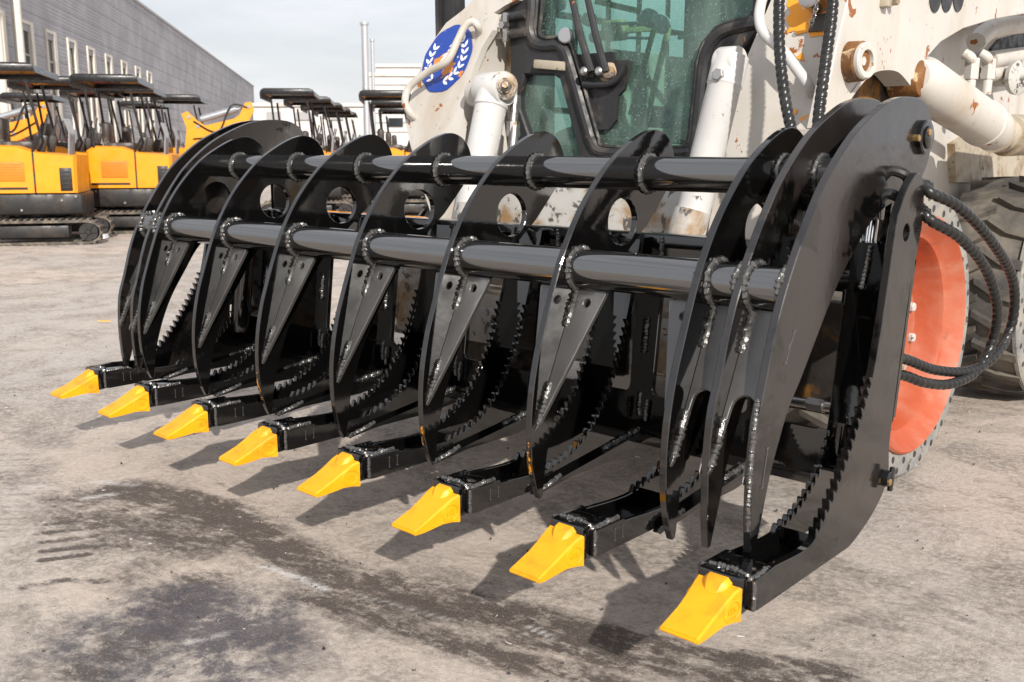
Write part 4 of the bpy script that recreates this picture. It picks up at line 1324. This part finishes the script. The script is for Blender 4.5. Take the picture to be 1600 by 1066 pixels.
mb = MB(); mb.lathe((1.12, 1.72, 1.40), (0, -1, 0.2), [(0, 0.03), (0.03, 0.034), (0.05, 0.02)], 18)
mb.build('bar_joint', 'decal_white', ld)
for x in (0.86, 1.40):
    mb = MB(); mb.tube(smooth([(x, 1.72, 0.80), (x + 0.02, 1.70, 1.0), (x - 0.02, 1.66, 1.18)], 5), 0.014, 10)
    o = mb.build('control_lever', 'seat_dark', ld)
    mb = MB(); mb.lathe((x - 0.02, 1.66, 1.16), (0, -0.1, 1), [(0, 0.02), (0.05, 0.03), (0.10, 0.025), (0.12, 0.01)], 14)
    mb.build('lever_grip', 'seat_dark', o)
mb = MB()
for (xa, ya), (xb, yb), w_ in (((1022, 45), (985, 180), 0.02), ((930, 2), (1000, 18), 0.02), ((1002, 130), (990, 150), 0.016)):
    a, b_ = at(xa, ya, 'Y', 1.62), at(xb, yb, 'Y', 1.62)
    mb.bar(a, b_, w_, 0.004, up=Vector((0, 1, 0)))
    for k in range(5):
        q = a.lerp(b_, (k + 0.5) / 5)
        mb.bar(q - (b_ - a).normalized() * 0.010, q + (b_ - a).normalized() * 0.010, w_ * 0.4, 0.006, up=Vector((0, 1, 0)))
mb.build('perforated_strip', 'lever_yellow', ld)['kind'] = 'stuff'
for px_, py_, r_ in ((935, 60, 0.02), (925, 32, 0.024), (1018, 30, 0.03)):
    mb = MB(); mb.lathe(at(px_, py_, 'Y', 1.60), (0, -1, 0.1), [(0, r_), (0.03, r_), (0.04, r_ * 0.6)], 16)
    mb.build('control_knob', 'decal_white', ld)
for (xa, ya), (xb, yb), r_ in (((945, 38), (1010, 36), 0.006), ((930, 58), (1020, 60), 0.005), ((1035, 190), (1080, 165), 0.006), ((1060, 60), (1100, 50), 0.006)):
    mb = MB(); mb.cyl(at(xa, ya, 'Y', 1.64), at(xb, yb, 'Y', 1.64), r_, seg=8)
    mb.build('control_rod', 'decal_white', ld)
mb = MB(); mb.box((0.80, 1.60, 0.78), (0.95, 1.9, 1.02), 0.02)
mb.build('side_console', 'cab_lining', ld)
mb = MB(); mb.lathe((0.80, 1.62, 0.99), (0.3, -0.6, 0.7), [(0, 0.08), (0.02, 0.085), (0.025, 0.07), (0.02, 0.02)], 24)
mb.build('air_vent', 'seat_dark', ld)
mb = MB(); mb.tube(smooth([(1.35, 1.6, 0.95), (1.45, 1.7, 0.99), (1.5, 1.9, 1.02)], 5), 0.012, 8)
mb.tube(smooth([(0.95, 1.9, 1.62), (1.2, 1.85, 1.55), (1.45, 1.9, 1.60)], 5), 0.018, 8)
mb.build('cable', 'decal_white', ld)

# wheels
def wheel(cy, xo, label=None, sgn=1, rimmat='rim_orange', hidden=False):
    w = empty('wheel', (0, 0, 0))
    w.parent = ld
    R, RW, z = 0.44, 0.31, 0.44
    def L(h, r):       # h measured outward from inner side
        return (h, r)
    bpy.data.objects.remove(w)
    mb = MB()
    org = (xo - sgn * RW, cy, z)
    mb.lathe(org, (sgn, 0, 0), [(0.02, 0.30), (0.0, 0.33), (0.0, 0.395), (0.02, 0.415), (RW - 0.03, 0.415), (RW - 0.006, 0.400), (RW, 0.380), (RW, 0.362), (RW - 0.012, 0.345), (RW - 0.03, 0.33), (0.05, 0.30)], 72, False)
    ty = mb.build('tyre', 'tyre_rubber', ld)
    mb = MB()
    mb.lathe((xo, cy, z), (sgn, 0, 0), [(-0.02, 0.424), (-0.006, 0.424), (0.0015, 0.415), (0.003, 0.385), (0.001, 0.352), (-0.02, 0.345)], 72, False)
    mb.build('sidewall', 'tyre_side', ty)
    # lugs
    mb = MB()
    nl = 22
    for k in range(nl):
        for sd_ in (0, 1):
            a0 = 2 * math.pi * (k + 0.5 * sd_) / nl
            rs = []
            for s_, da in ((0.0, 0.0), (0.5, 0.10), (1.0, 0.13)):
                xx = (RW * 0.52 * (1 - s_) + RW * 0.03 * s_) if sd_ else (RW * 0.48 * (1 - s_) + RW * 0.97 * s_)
                a = a0 - da
                wd = 0.035 + 0.02 * s_
                q = []
                for rr_, da2 in ((0.405, -wd), (0.440 - 0.010 * s_, -wd * 0.75), (0.440 - 0.010 * s_, wd * 0.75), (0.405, wd)):
                    q.append((org[0] + sgn * xx, cy + rr_ * math.sin(a + da2), z + rr_ * math.cos(a + da2)))
                rs.append(q)
            mb.rings(rs)
    mb.build('tread_lugs', 'tyre_rubber', ty)
    # side holes of the solid tyre
    mb = MB()
    for k in range(28):
        for rr_, of in ((0.402, 0), (0.372, 0.5)):
            a = 2 * math.pi * (k + of) / 28
            c = Vector((xo - sgn * (-0.0005 if rr_ > 0.38 else -0.0005), cy + rr_ * math.sin(a), z + rr_ * math.cos(a)))
            mb.lathe(c - Vector((sgn * 0.006, 0, 0)), (sgn, 0, 0), [(0, 0.0105), (0.0088, 0.0105)], 10)
    mb.build('tyre_hole', 'rubber_seal', ty)['kind'] = 'stuff'
    mb = MB()
    mb.lathe((xo, cy, z), (-sgn, 0, 0), [(0.012, 0.352), (-0.010, 0.351), (-0.016, 0.344), (-0.008, 0.336), (0.006, 0.326), (0.022, 0.306), (0.028, 0.300), (0.032, 0.289), (0.050, 0.281), (0.140, 0.268), (0.165, 0.255), (0.168, 0.238), (0.150, 0.215), (0.085, 0.172), (0.072, 0.160), (0.070, 0.148), (0.070, 0.0)], 72, False)
    rm = mb.build('rim', rimmat, ld)
    for k in range(8):
        a = 2 * math.pi * (k + 0.3) / 8
        mb = MB(); mb.lathe((xo - sgn * 0.072, cy + 0.128 * math.sin(a), z + 0.128 * math.cos(a)), (sgn, 0, 0), [(0, 0.015), (0.014, 0.015), (0.017, 0.012)], 6)
        mb.build('wheel_nut', 'worn_white', rm)
wheel(1.64, 2.10)
wheel(3.02, 2.10)
wheel(1.64, 0.26, sgn=-1)
wheel(3.02, 0.26, sgn=-1)

# ------------------------------------------------------------------ mini excavators
def copy_tree(o, parent=None):
    c = o.copy()
    COL.objects.link(c)
    c.parent = parent
    for ch in list(o.children):
        copy_tree(ch, c)
    return c

def make_digger(colour, canopy, boom, seat=True):
    """local axes: x along the tracks, -y towards the camera side, z up"""
    root = empty('mini_excavator')
    def part(name, mb, mat, par=None, ang=35):
        o = mb.build(name, mat, None, ang)
        o.parent = par or root
        return o
    for sy in (-1, 1):
        y0 = sy * 0.42
        # belt
        prof = []
        for cx, a0 in ((0.55, 90), (-0.55, 270)):
            for k in range(9):
                a = math.radians(a0 - 180 * k / 8)
                prof.append((cx + 0.125 * math.cos(a), 0.128 + 0.125 * math.sin(a)))
        mb = MB()
        outer_ = [(x, y0 - 0.10, z) for x, z in prof]
        mb.rings([[(x * 0.985, y0 - 0.10, 0.128 + (z - 0.128) * 0.8) for x, z in prof], outer_, [(x, y0 + 0.10, z) for x, z in prof], [(x * 0.985, y0 + 0.10, 0.128 + (z - 0.128) * 0.8) for x, z in prof]], cap=False)
        P_ = [Vector((x, 0, z)) for x, z in prof]
        per = sum((P_[(i + 1) % len(P_)] - P_[i]).length for i in range(len(P_)))
        nn = 44
        for k in range(nn):
            d, i, acc = per * k / nn, 0, 0.0
            while d > acc + (P_[(i + 1) % len(P_)] - P_[i]).length:
                acc += (P_[(i + 1) % len(P_)] - P_[i]).length
                i += 1
            a_, b2 = P_[i], P_[(i + 1) % len(P_)]
            tn = (b2 - a_).normalized()
            p = a_ + tn * (d - acc)
            nrm = Vector((tn.z, 0, -tn.x))
            if (p + nrm * 0.01 - Vector((0, 0, 0.128))).length < (p - Vector((0, 0, 0.128))).length and abs(p.x) > 0.5:
                nrm = -nrm
            if abs(p.x) <= 0.5:
                nrm = Vector((0, 0, 1 if p.z > 0.128 else -1))
            mb.bar(p + Vector((0, y0 - 0.105, 0)) + nrm * 0.006, p + Vector((0, y0 + 0.105, 0)) + nrm * 0.006, 0.028, 0.020, up=nrm)
        tk = part('track', mb, 'track_rubber')
        mb = MB(); mb.box((-0.42, y0 - 0.085, 0.07), (0.36, y0 + 0.085, 0.20), 0.015)
        part('track_frame', mb, 'digger_black', tk)
        for cx in (0.55, -0.55):
            mb = MB(); mb.lathe((cx, y0 - 0.092, 0.128), (0, 1, 0), [(0, 0.03), (0.0, 0.095), (0.02, 0.098), (0.16, 0.098), (0.18, 0.095), (0.18, 0.03)], 24)
            for k in range(6):
                a = math.pi * k / 3
                mb.bar((cx, y0 - 0.098, 0.128), (cx + 0.09 * math.cos(a), y0 - 0.098, 0.128 + 0.09 * math.sin(a)), 0.02, 0.014, up=Vector((0, 1, 0)))
            part('sprocket', mb, 'digger_black', tk)
            mb = MB()
            for k in range(6):
                a = math.pi * k / 3
                mb.bar((cx + 0.02 * math.cos(a), y0 - 0.102, 0.128 + 0.02 * math.sin(a)), (cx + 0.088 * math.cos(a), y0 - 0.102, 0.128 + 0.088 * math.sin(a)), 0.016, 0.016, up=Vector((0, 1, 0)))
            mb.lathe((cx, y0 - 0.11, 0.128), (0, 1, 0), [(0, 0.03), (0.02, 0.035)], 14)
            part('sprocket_spokes', mb, 'digger_black', tk)
    mb = MB(); mb.box((-0.3, -0.32, 0.16), (0.3, 0.32, 0.28), 0.02); mb.lathe((0, 0, 0.26), (0, 0, 1), [(0, 0.26), (0.06, 0.26)], 28)
    part('undercarriage', mb, 'digger_black')
    mb = MB(); mb.box((-0.50, -0.42, 0.31), (0.50, 0.42, 0.53), 0.025)
    part('base_deck', mb, 'digger_black')
    # hood
    mb = MB()
    pr = [(-0.50, 0.535), (0.46, 0.535), (0.47, 0.93), (0.10, 0.965), (0.02, 0.985), (-0.10, 1.03), (-0.40, 1.04), (-0.50, 0.98)]
    mb.rings([[(x * 0.94, -0.44, 0.54 + (z - 0.535) * 0.96) for x, z in pr], [(x, -0.40, z) for x, z in pr], [(x, 0.40, z) for x, z in pr], [(x * 0.94, 0.44, 0.54 + (z - 0.535) * 0.96) for x, z in pr]])
    hd = part('hood', mb, colour, None, 30)
    mb = MB(); mb.box((-0.34, -0.446, 0.66), (-0.04, -0.435, 0.86), 0.004)
    for k in range(7):
        mb.box((-0.32, -0.450, 0.675 + k * 0.026), (-0.06, -0.440, 0.688 + k * 0.026))
    part('vent', mb, 'digger_vent' if colour == 'digger_yellow' else colour, hd)
    mb = MB(); mb.box((0.045, -0.447, 0.535), (0.062, -0.40, 0.965)); mb.box((-0.46, -0.443, 0.575), (-0.02, -0.436, 0.60))
    part('panel_gap', mb, 'digger_black', hd)
    mb = MB(); mb.box((0.30, -0.452, 0.56), (0.42, -0.43, 0.80), 0.004)
    for k in range(5):
        mb.box((0.315, -0.456, 0.59 + 0.04 * k), (0.405, -0.450, 0.605 + 0.04 * k))
    part('exhaust_guard', mb, 'digger_black', hd)
    for px_, pz in ((-0.42, 0.50), (0.30, 0.46), (0.44, 0.50), (-0.1, 0.36)):
        mb = MB(); mb.lathe((px_, -0.425, pz), (0, -1, 0), [(0, 0.014), (0.008, 0.012)], 10)
        part('bolt', mb, 'steel')
    if seat:
        mb = MB(); mb.box((-0.32, -0.20, 0.98), (0.02, 0.20, 1.08), 0.03)
        mb.box((-0.36, -0.16, 1.05), (-0.26, 0.16, 1.32), 0.04)
        part('seat', mb, 'seat_brown')
        for sy in (-0.27, 0.27):
            mb = MB()
            mb.bar((0.10, sy, 0.95), (0.15, sy, 1.14), 0.08, 0.05, up=Vector((0, 1, 0)), bev=0.01)
            mb.bar((0.15, sy, 1.15), (0.20, sy, 1.36), 0.018, 0.018, up=Vector((0, 1, 0)))
            part('control_console', mb, 'digger_black')
        mb = MB()
        for y in (-0.16, -0.06, 0.06, 0.16):
            mb.tube([(0.36, y, 0.93), (0.38, y, 1.18), (0.34, y, 1.32)], 0.010, 6)
        part('levers', mb, 'grey_metal')
    if canopy:
        for sx in (-1, 1):
            for sy in (-1, 1):
                mb = MB()
                if sx < 0:
                    pth = [(-0.40, sy * 0.42, 0.95), (-0.42, sy * 0.42, 1.25), (-0.46, sy * 0.42, 1.70)]
                else:
                    pth = [(0.03, sy * 0.42, 0.93), (0.14, sy * 0.42, 1.14), (0.04, sy * 0.42, 1.70)]
                mb.tube(pth, 0.015, 8)
                part('canopy_post', mb, 'digger_black')
        mb = MB()
        xs = [(-0.60, 1.715), (-0.607, 1.79), (-0.59, 1.835), (-0.545, 1.862), (0.085, 1.862), (0.135, 1.845), (0.160, 1.80), (0.166, 1.765), (0.145, 1.765), (0.13, 1.80), (0.10, 1.822), (-0.54, 1.82), (-0.575, 1.79), (-0.58, 1.715)]
        mb.rings([[(x, -0.55, z) for x, z in xs], [(x, 0.85, z) for x, z in xs]])
        mb.box((-0.585, -0.552, 1.775), (0.145, -0.530, 1.845), 0.006)
        mb.box((-0.585, 0.830, 1.775), (0.145, 0.852, 1.845), 0.006)
        part('canopy', mb, 'canopy_black', None, 25)
    if boom:
        mb = MB()
        bp_ = [(0.42, 0.6), (0.64, 0.6), (0.74, 1.0), (1.32, 1.26), (1.47, 1.56), (1.44, 1.68), (1.35, 1.67), (1.27, 1.50), (1.18, 1.44), (0.78, 1.34), (0.68, 1.40), (0.54, 1.54), (0.46, 1.50), (0.52, 1.30)]
        mb.rings([[(x, -0.06, z) for x, z in bp_], [(x, 0.06, z) for x, z in bp_]])
        bo_ = part('boom', mb, colour)
        mb = MB(); mb.cyl((0.72, 0, 1.43), (1.22, 0, 1.58), 0.05, seg=14); mb.cyl((1.2, 0, 1.57), (1.38, 0, 1.62), 0.022, seg=10)
        part('boom_cylinder', mb, 'grey_metal', bo_)
        mb = MB(); mb.tube(smooth([(0.62, -0.07, 1.40), (0.95, -0.075, 1.25), (1.15, -0.075, 1.62), (1.38, -0.07, 1.60)], 5), 0.012, 6)
        mb.tube(smooth([(0.60, -0.07, 1.15), (0.95, -0.075, 1.20), (1.30, -0.075, 1.40)], 5), 0.010, 6)
        part('boom_hose', mb, 'hose_black', bo_)
        for q in ((0.56, 1.46), (0.68, 1.33), (0.98, 1.22), (1.40, 1.61), (0.55, 0.78)):
            mb = MB(); mb.lathe((q[0], -0.075, q[1]), (0, 1, 0), [(0, 0.025), (0.15, 0.025)], 12)
            part('boom_pin', mb, 'grey_metal', bo_)
    return root

yel = make_digger('digger_yellow', True, False)
yelb = make_digger('digger_yellow', True, True)
red = make_digger('red_paint', False, False)
protos = {'y': yel, 'b': yelb, 'r': red}
used = set()
def place(kind, px, dist, row_vp, label, group, dz=0.0, sc=1.0, flip=False):
    o = protos[kind] if kind not in used else copy_tree(protos[kind])
    used.add(kind)
    o.location = bg(px, dist, dz)
    dirv = FH + R0 * ((row_vp - 800) / F_PX)          # direction in which the row recedes
    rz = math.atan2(dirv.y, dirv.x) - math.pi / 2
    o.rotation_euler = (0, 0, rz + (math.pi if flip else 0))
    o.scale = (sc, sc, sc)
    tag(o, label, 'excavator', group)
    return o
G1 = 'mini excavators parked in rows before the grey hall'
place('y', 68, 11.0, 400, 'yellow mini excavator nearest on the left, its black canopy cut by the picture edge', G1)
place('y', 128, 12.9, 400, 'yellow mini excavator second in the left row, directly behind the leftmost one', G1)
place('y', 190, 14.9, 400, 'yellow mini excavator third in the left row, canopy over the second row', G1)
place('y', 222, 12.6, 470, 'yellow mini excavator beside the grapple on its left, front of the second row', G1)
place('b', 245, 14.6, 470, 'yellow mini excavator second in the second row with its boom raised beside the grapple arms', G1)
place('y', 315, 16.8, 470, 'yellow mini excavator last of the second row, canopy just left of the hall corner', G1)
place('b', -75, 14.5, 400, 'yellow mini excavator seen through the leftmost canopy with its boom showing', G1)
place('y', 486, 15.2, 600, 'mini excavator with black canopy standing first in the row behind the grapple top left end', G1)
place('y', 512, 17.3, 600, 'mini excavator second in the row behind the grapple top left end', G1)
place('y', 530, 19.4, 600, 'mini excavator third in the row behind the grapple top left end', G1)
place('y', 543, 21.5, 600, 'mini excavator fourth in the row behind the grapple top left end', G1)
place('y', 553, 23.6, 600, 'mini excavator farthest in the row behind the grapple top left end', G1)
place('y', 630, 15.6, 640, 'mini excavator with black canopy just left of the loader emblem arm', G1)
place('y', 637, 18.4, 640, 'mini excavator behind the one just left of the loader emblem arm', G1)
place('y', 642, 21.4, 640, 'mini excavator farthest of the three left of the loader emblem arm', G1)
place('y', 262, 18.9, 470, 'yellow mini excavator half hidden behind the raised boom in the second row', G1)
place('y', 95, 16.4, 400, 'yellow mini excavator half hidden deep between the two left rows', G1)
place('y', -40, 12.4, 400, 'yellow mini excavator behind the leftmost one, mostly outside the picture', G1)
G2 = 'red machines without canopies in the yard'
place('r', 70, 17.5, 400, 'red machine seen under the leftmost black canopies', G2, 0, 1.15)
place('r', 150, 18.5, 400, 'red machine seen between the two left canopy rows', G2, 0, 1.15)
place('r', 600, 26.5, 640, 'red machine low behind the grapple, left of the emblem arm', G2, 0, 1.05)
place('r', 800, 20.0, 700, 'red machine glimpsed between the left arm cylinder and the cab', G2, 0, 1.05)

# ------------------------------------------------------------------ grey hall on the left
A = bg(-190, 20.6)
def wall_pt(d):
    e = -17.2 - (d - 45) * 0.1662
    return Vector((CAM.x, CAM.y, 0)) + FH * d + R0 * e
W0, W1 = wall_pt(21), wall_pt(113)
wd = (W1 - W0); WL = wd.length; wd.normalize()
wn = Vector((wd.y, -wd.x, 0))
if (Vector((CAM.x, CAM.y, 0)) - W0).dot(wn) < 0:
    wn = -wn
hall = empty('factory_hall', W0)
tag(hall, 'long grey clad factory hall with tall cream-framed windows at left', 'building')
def wp(u, z, out=0.0):
    return W0 + wd * u + wn * out + Vector((0, 0, z))
HT = 8.0
def slab(name, mat, u0, u1, z0, z1, o0, o1, par, bev=0.0):
    mb = MB()
    q = [wp(u0, z0, o0), wp(u1, z0, o0), wp(u1, z1, o0), wp(u0, z1, o0)]
    mb.prism(q, wn * (o1 - o0))
    return mb.build(name, mat, par)
slab('wall_core', 'far_grey', 0, WL, 0, HT - 0.1, -14, -0.12, hall)
def wu(px):
    # wall station seen at a photo column
    k = (px - 800) / F_PX
    d = (-17.2 + 45 * 0.1662) / (k + 0.1662)
    return (wall_pt(d) - W0).dot(wd)
winu = [wu(px) for px in (70, 105, 136, 164, 190, 213, 233, 250)]
winu = [winu[0] - 5.4, winu[0] - 2.7] + winu
ww = 0.62
cs = 0.62
z = 0.9
lower = []
# horizontal cladding boards, broken by the window openings below 4.9 m
zb, zt = 2.35, 4.85
z = 0.3
rows = []
while z < HT - 0.05:
    rows.append((z, min(z + cs - 0.012, HT)))
    z += cs
for z0, z1 in rows:
    if z1 > zt + 0.15 or z1 < 0.5:
        slab('cladding_board', 'cladding', 0, WL, z0, z1, -0.12, 0.0, hall)
    else:
        prev = 0
        for u in winu:
            if u - ww > prev:
                slab('cladding_board', 'cladding', prev, u - ww, z0, z1, -0.12, 0.0, hall)
            prev = u + ww
        slab('cladding_board', 'cladding', prev, WL, z0, z1, -0.12, 0.0, hall)
# shallow box ribs on the boards up close are in the sheet's own profile
slab('roof_edge', 'far_grey', -0.1, WL + 0.1, HT, HT + 0.12, -14, 0.06, hall)
for i, u in enumerate(winu):
    wdw = slab('window', 'trim_cream', u + ww - 0.30, u + ww, 0.9, zt + 0.1, -0.115, 0.05, hall)
    slab('frame', 'trim_cream', u - ww, u - ww + 0.10, 0.9, zt + 0.1, -0.115, 0.05, wdw)
    slab('frame', 'trim_cream', u - ww + 0.10, u + ww - 0.30, zt, zt + 0.1, -0.115, 0.045, wdw)
    slab('pane', 'window_glass', u - ww + 0.10, u + ww - 0.30, zb, zt, -0.11, -0.06, wdw)
    for zz in (3.1, 3.9):
        slab('glazing_bar', 'far_grey', u - ww + 0.10, u + ww - 0.30, zz, zz + 0.06, -0.058, -0.03, wdw)
    slab('brick_panel', 'brickwork', u - ww + 0.10, u + ww - 0.30, 0.3, zb, -0.11, -0.03, wdw)
for o in hall.children:
    for c in o.children:
        pass
for px in (41, 8):
    u = wu(px)
    mb = MB(); mb.cyl(wp(u, 0, 0.30), wp(u, HT + 0.1, 0.30), 0.13, seg=14)
    mb.build('downpipe', 'trim_cream', hall)

# ------------------------------------------------------------------ far buildings
def block(root, name, mat, px0, px1, d, z0, z1, depth=6.0):
    a, b_ = bg(px0, d), bg(px1, d)
    mb = MB()
    mb.prism([a + Vector((0, 0, z0)), b_ + Vector((0, 0, z0)), b_ + Vector((0, 0, z1)), a + Vector((0, 0, z1))], FH * depth)
    o = mb.build(name, mat, root)
    return o
def zat(py, d):
    return CAM.z + (240 - py) / F_PX * d
D = 70.0
fac = empty('far_factory', bg(640, D))
tag(fac, 'pale stepped factory building behind the loader emblem arm', 'building')
block(fac, 'wall', 'far_white', 584, 760, D, 0, zat(127, D), 8)
block(fac, 'upper_wall', 'far_white', 594, 760, D + 2, zat(127, D), zat(110, D), 5)
block(fac, 'roof_edge', 'trim_cream', 583, 760, D - 0.15, zat(127, D), zat(122, D), 0.5)
block(fac, 'roof_edge', 'trim_cream', 593, 760, D + 1.8, zat(110, D), zat(106, D), 0.5)
for k in range(6):
    block(fac, 'cladding_strip', 'far_grey', 586, 760, D - 0.08, zat(140 + k * 14, D), zat(139 + k * 14, D), 0.2)
for x0, x1 in ((611, 633), (650, 672), (690, 712)):
    block(fac, 'window', 'window_glass', x0, x1, D - 0.1, zat(202, D), zat(189, D), 0.2)
lo = empty('low_shed', bg(480, 85))
tag(lo, 'low white shed far behind the middle row of canopies', 'building')
block(lo, 'wall', 'far_white', 405, 590, 85, 0, zat(172, 85), 8)
block(lo, 'roof_edge', 'trim_cream', 404, 591, 84.8, zat(172, 85), zat(167, 85), 0.5)
for x0 in (425, 470, 520):
    block(lo, 'window', 'far_grey', x0, x0 + 22, 84.85, zat(192, 85), zat(180, 85), 0.2)
for px, top, r, lab in ((578, 49, 0.20, 'taller thicker steel flue pipe beside the far factory'), (589, 73, 0.11, 'shorter thinner steel flue pipe beside the far factory')):
    d = 62.0 if r > 0.15 else 64.0
    mb = MB()
    zt_ = zat(top, d)
    mb.lathe(bg(px, d), (0, 0, 1), [(0, r), (zt_ * 0.55, r), (zt_ * 0.55, r * 1.12), (zt_ * 0.55 + 0.1, r * 1.12), (zt_ * 0.55 + 0.1, r), (zt_ - 0.15, r), (zt_ - 0.15, r * 1.35), (zt_, r * 1.35)], 20)
    o = mb.build('flue_pipe', 'flue_steel')
    tag(o, lab, 'flue')

# litter on the ground by the excavators
mb = MB()
p = bg(157, 11.35, 0)
pts = [p + R0 * (0.13 * math.cos(a) * random.uniform(0.6, 1.1)) + FH * (0.16 * math.sin(a) * random.uniform(0.6, 1.1)) for a in np.linspace(0, 6.28, 9, endpoint=False)]
mb.rings([[q + Vector((0, 0, 0.004)) for q in pts], [q * 0.9 + p * 0.1 + Vector((0, 0, 0.03 + random.uniform(0, 0.03))) for q in pts]])
tag(mb.build('paper_scrap', 'paper'), 'crumpled white paper scrap on the concrete between the excavator tracks', 'litter')
mb = MB()
p = at(153, 505, 'Z', 0)
mb.bar(p + Vector((0, 0, 0.012)), p + R0 * 0.07 + FH * 0.01 + Vector((0, 0, 0.012)), 0.007, 0.006)
tag(mb.build('wood_splinter', 'orange_decal'), 'thin orange wood splinter lying on the concrete left of the grapple', 'litter')

# ------------------------------------------------------------------ grit and straw on the concrete
mb = MB()
for k in range(90):
    n_ = random.uniform(1.5, 4.0)
    p = Vector((CAM.x, CAM.y, 0)) + FH * n_ + R0 * random.uniform(-0.55 * n_, 0.55 * n_)
    a = random.uniform(0, math.pi)
    ln = random.uniform(0.004, 0.018)
    d = Vector((math.cos(a), math.sin(a), 0)) * ln
    w_ = Vector((-math.sin(a), math.cos(a), 0)) * random.uniform(0.0003, 0.0006)
    z_ = Vector((0, 0, 0.0045))
    b0 = d * 0.5 + w_ * random.uniform(-6, 6)
    mb.rings([[p + w_ + z_, p - w_ + z_, p + z_ * 1.3], [p + b0 + w_ + z_, p + b0 - w_ + z_, p + b0 + z_ * 1.3], [p + d + w_ * 0.5 + z_, p + d - w_ * 0.5 + z_, p + d + z_ * 1.2]])
tag(mb.build('straw_bits', 'far_white'), 'thin pale straw bits and fibres strewn over the near concrete', 'debris', kind='stuff')
mb = MB()
for k in range(420):
    n_ = random.uniform(1.5, 6.0)
    p = Vector((CAM.x, CAM.y, 0)) + FH * n_ + R0 * random.uniform(-0.55 * n_, 0.55 * n_)
    r = random.choice((0.0012, 0.0016, 0.002, 0.0028, 0.004)) * random.uniform(0.7, 1.3)
    q = [p + Vector((r * math.cos(a + k), r * math.sin(a + k) * random.uniform(0.6, 1), random.uniform(-0.001, 0.0))) for a in (0, 1.57, 3.14, 4.71)]
    mb.rings([q, [p + (v_ - p) * 0.45 + Vector((0, 0, r * random.uniform(0.7, 1.3))) for v_ in q]])
tag(mb.build('loose_grit', 'rubber_seal'), 'dark loose grit scattered over the near concrete', 'debris', kind='stuff')
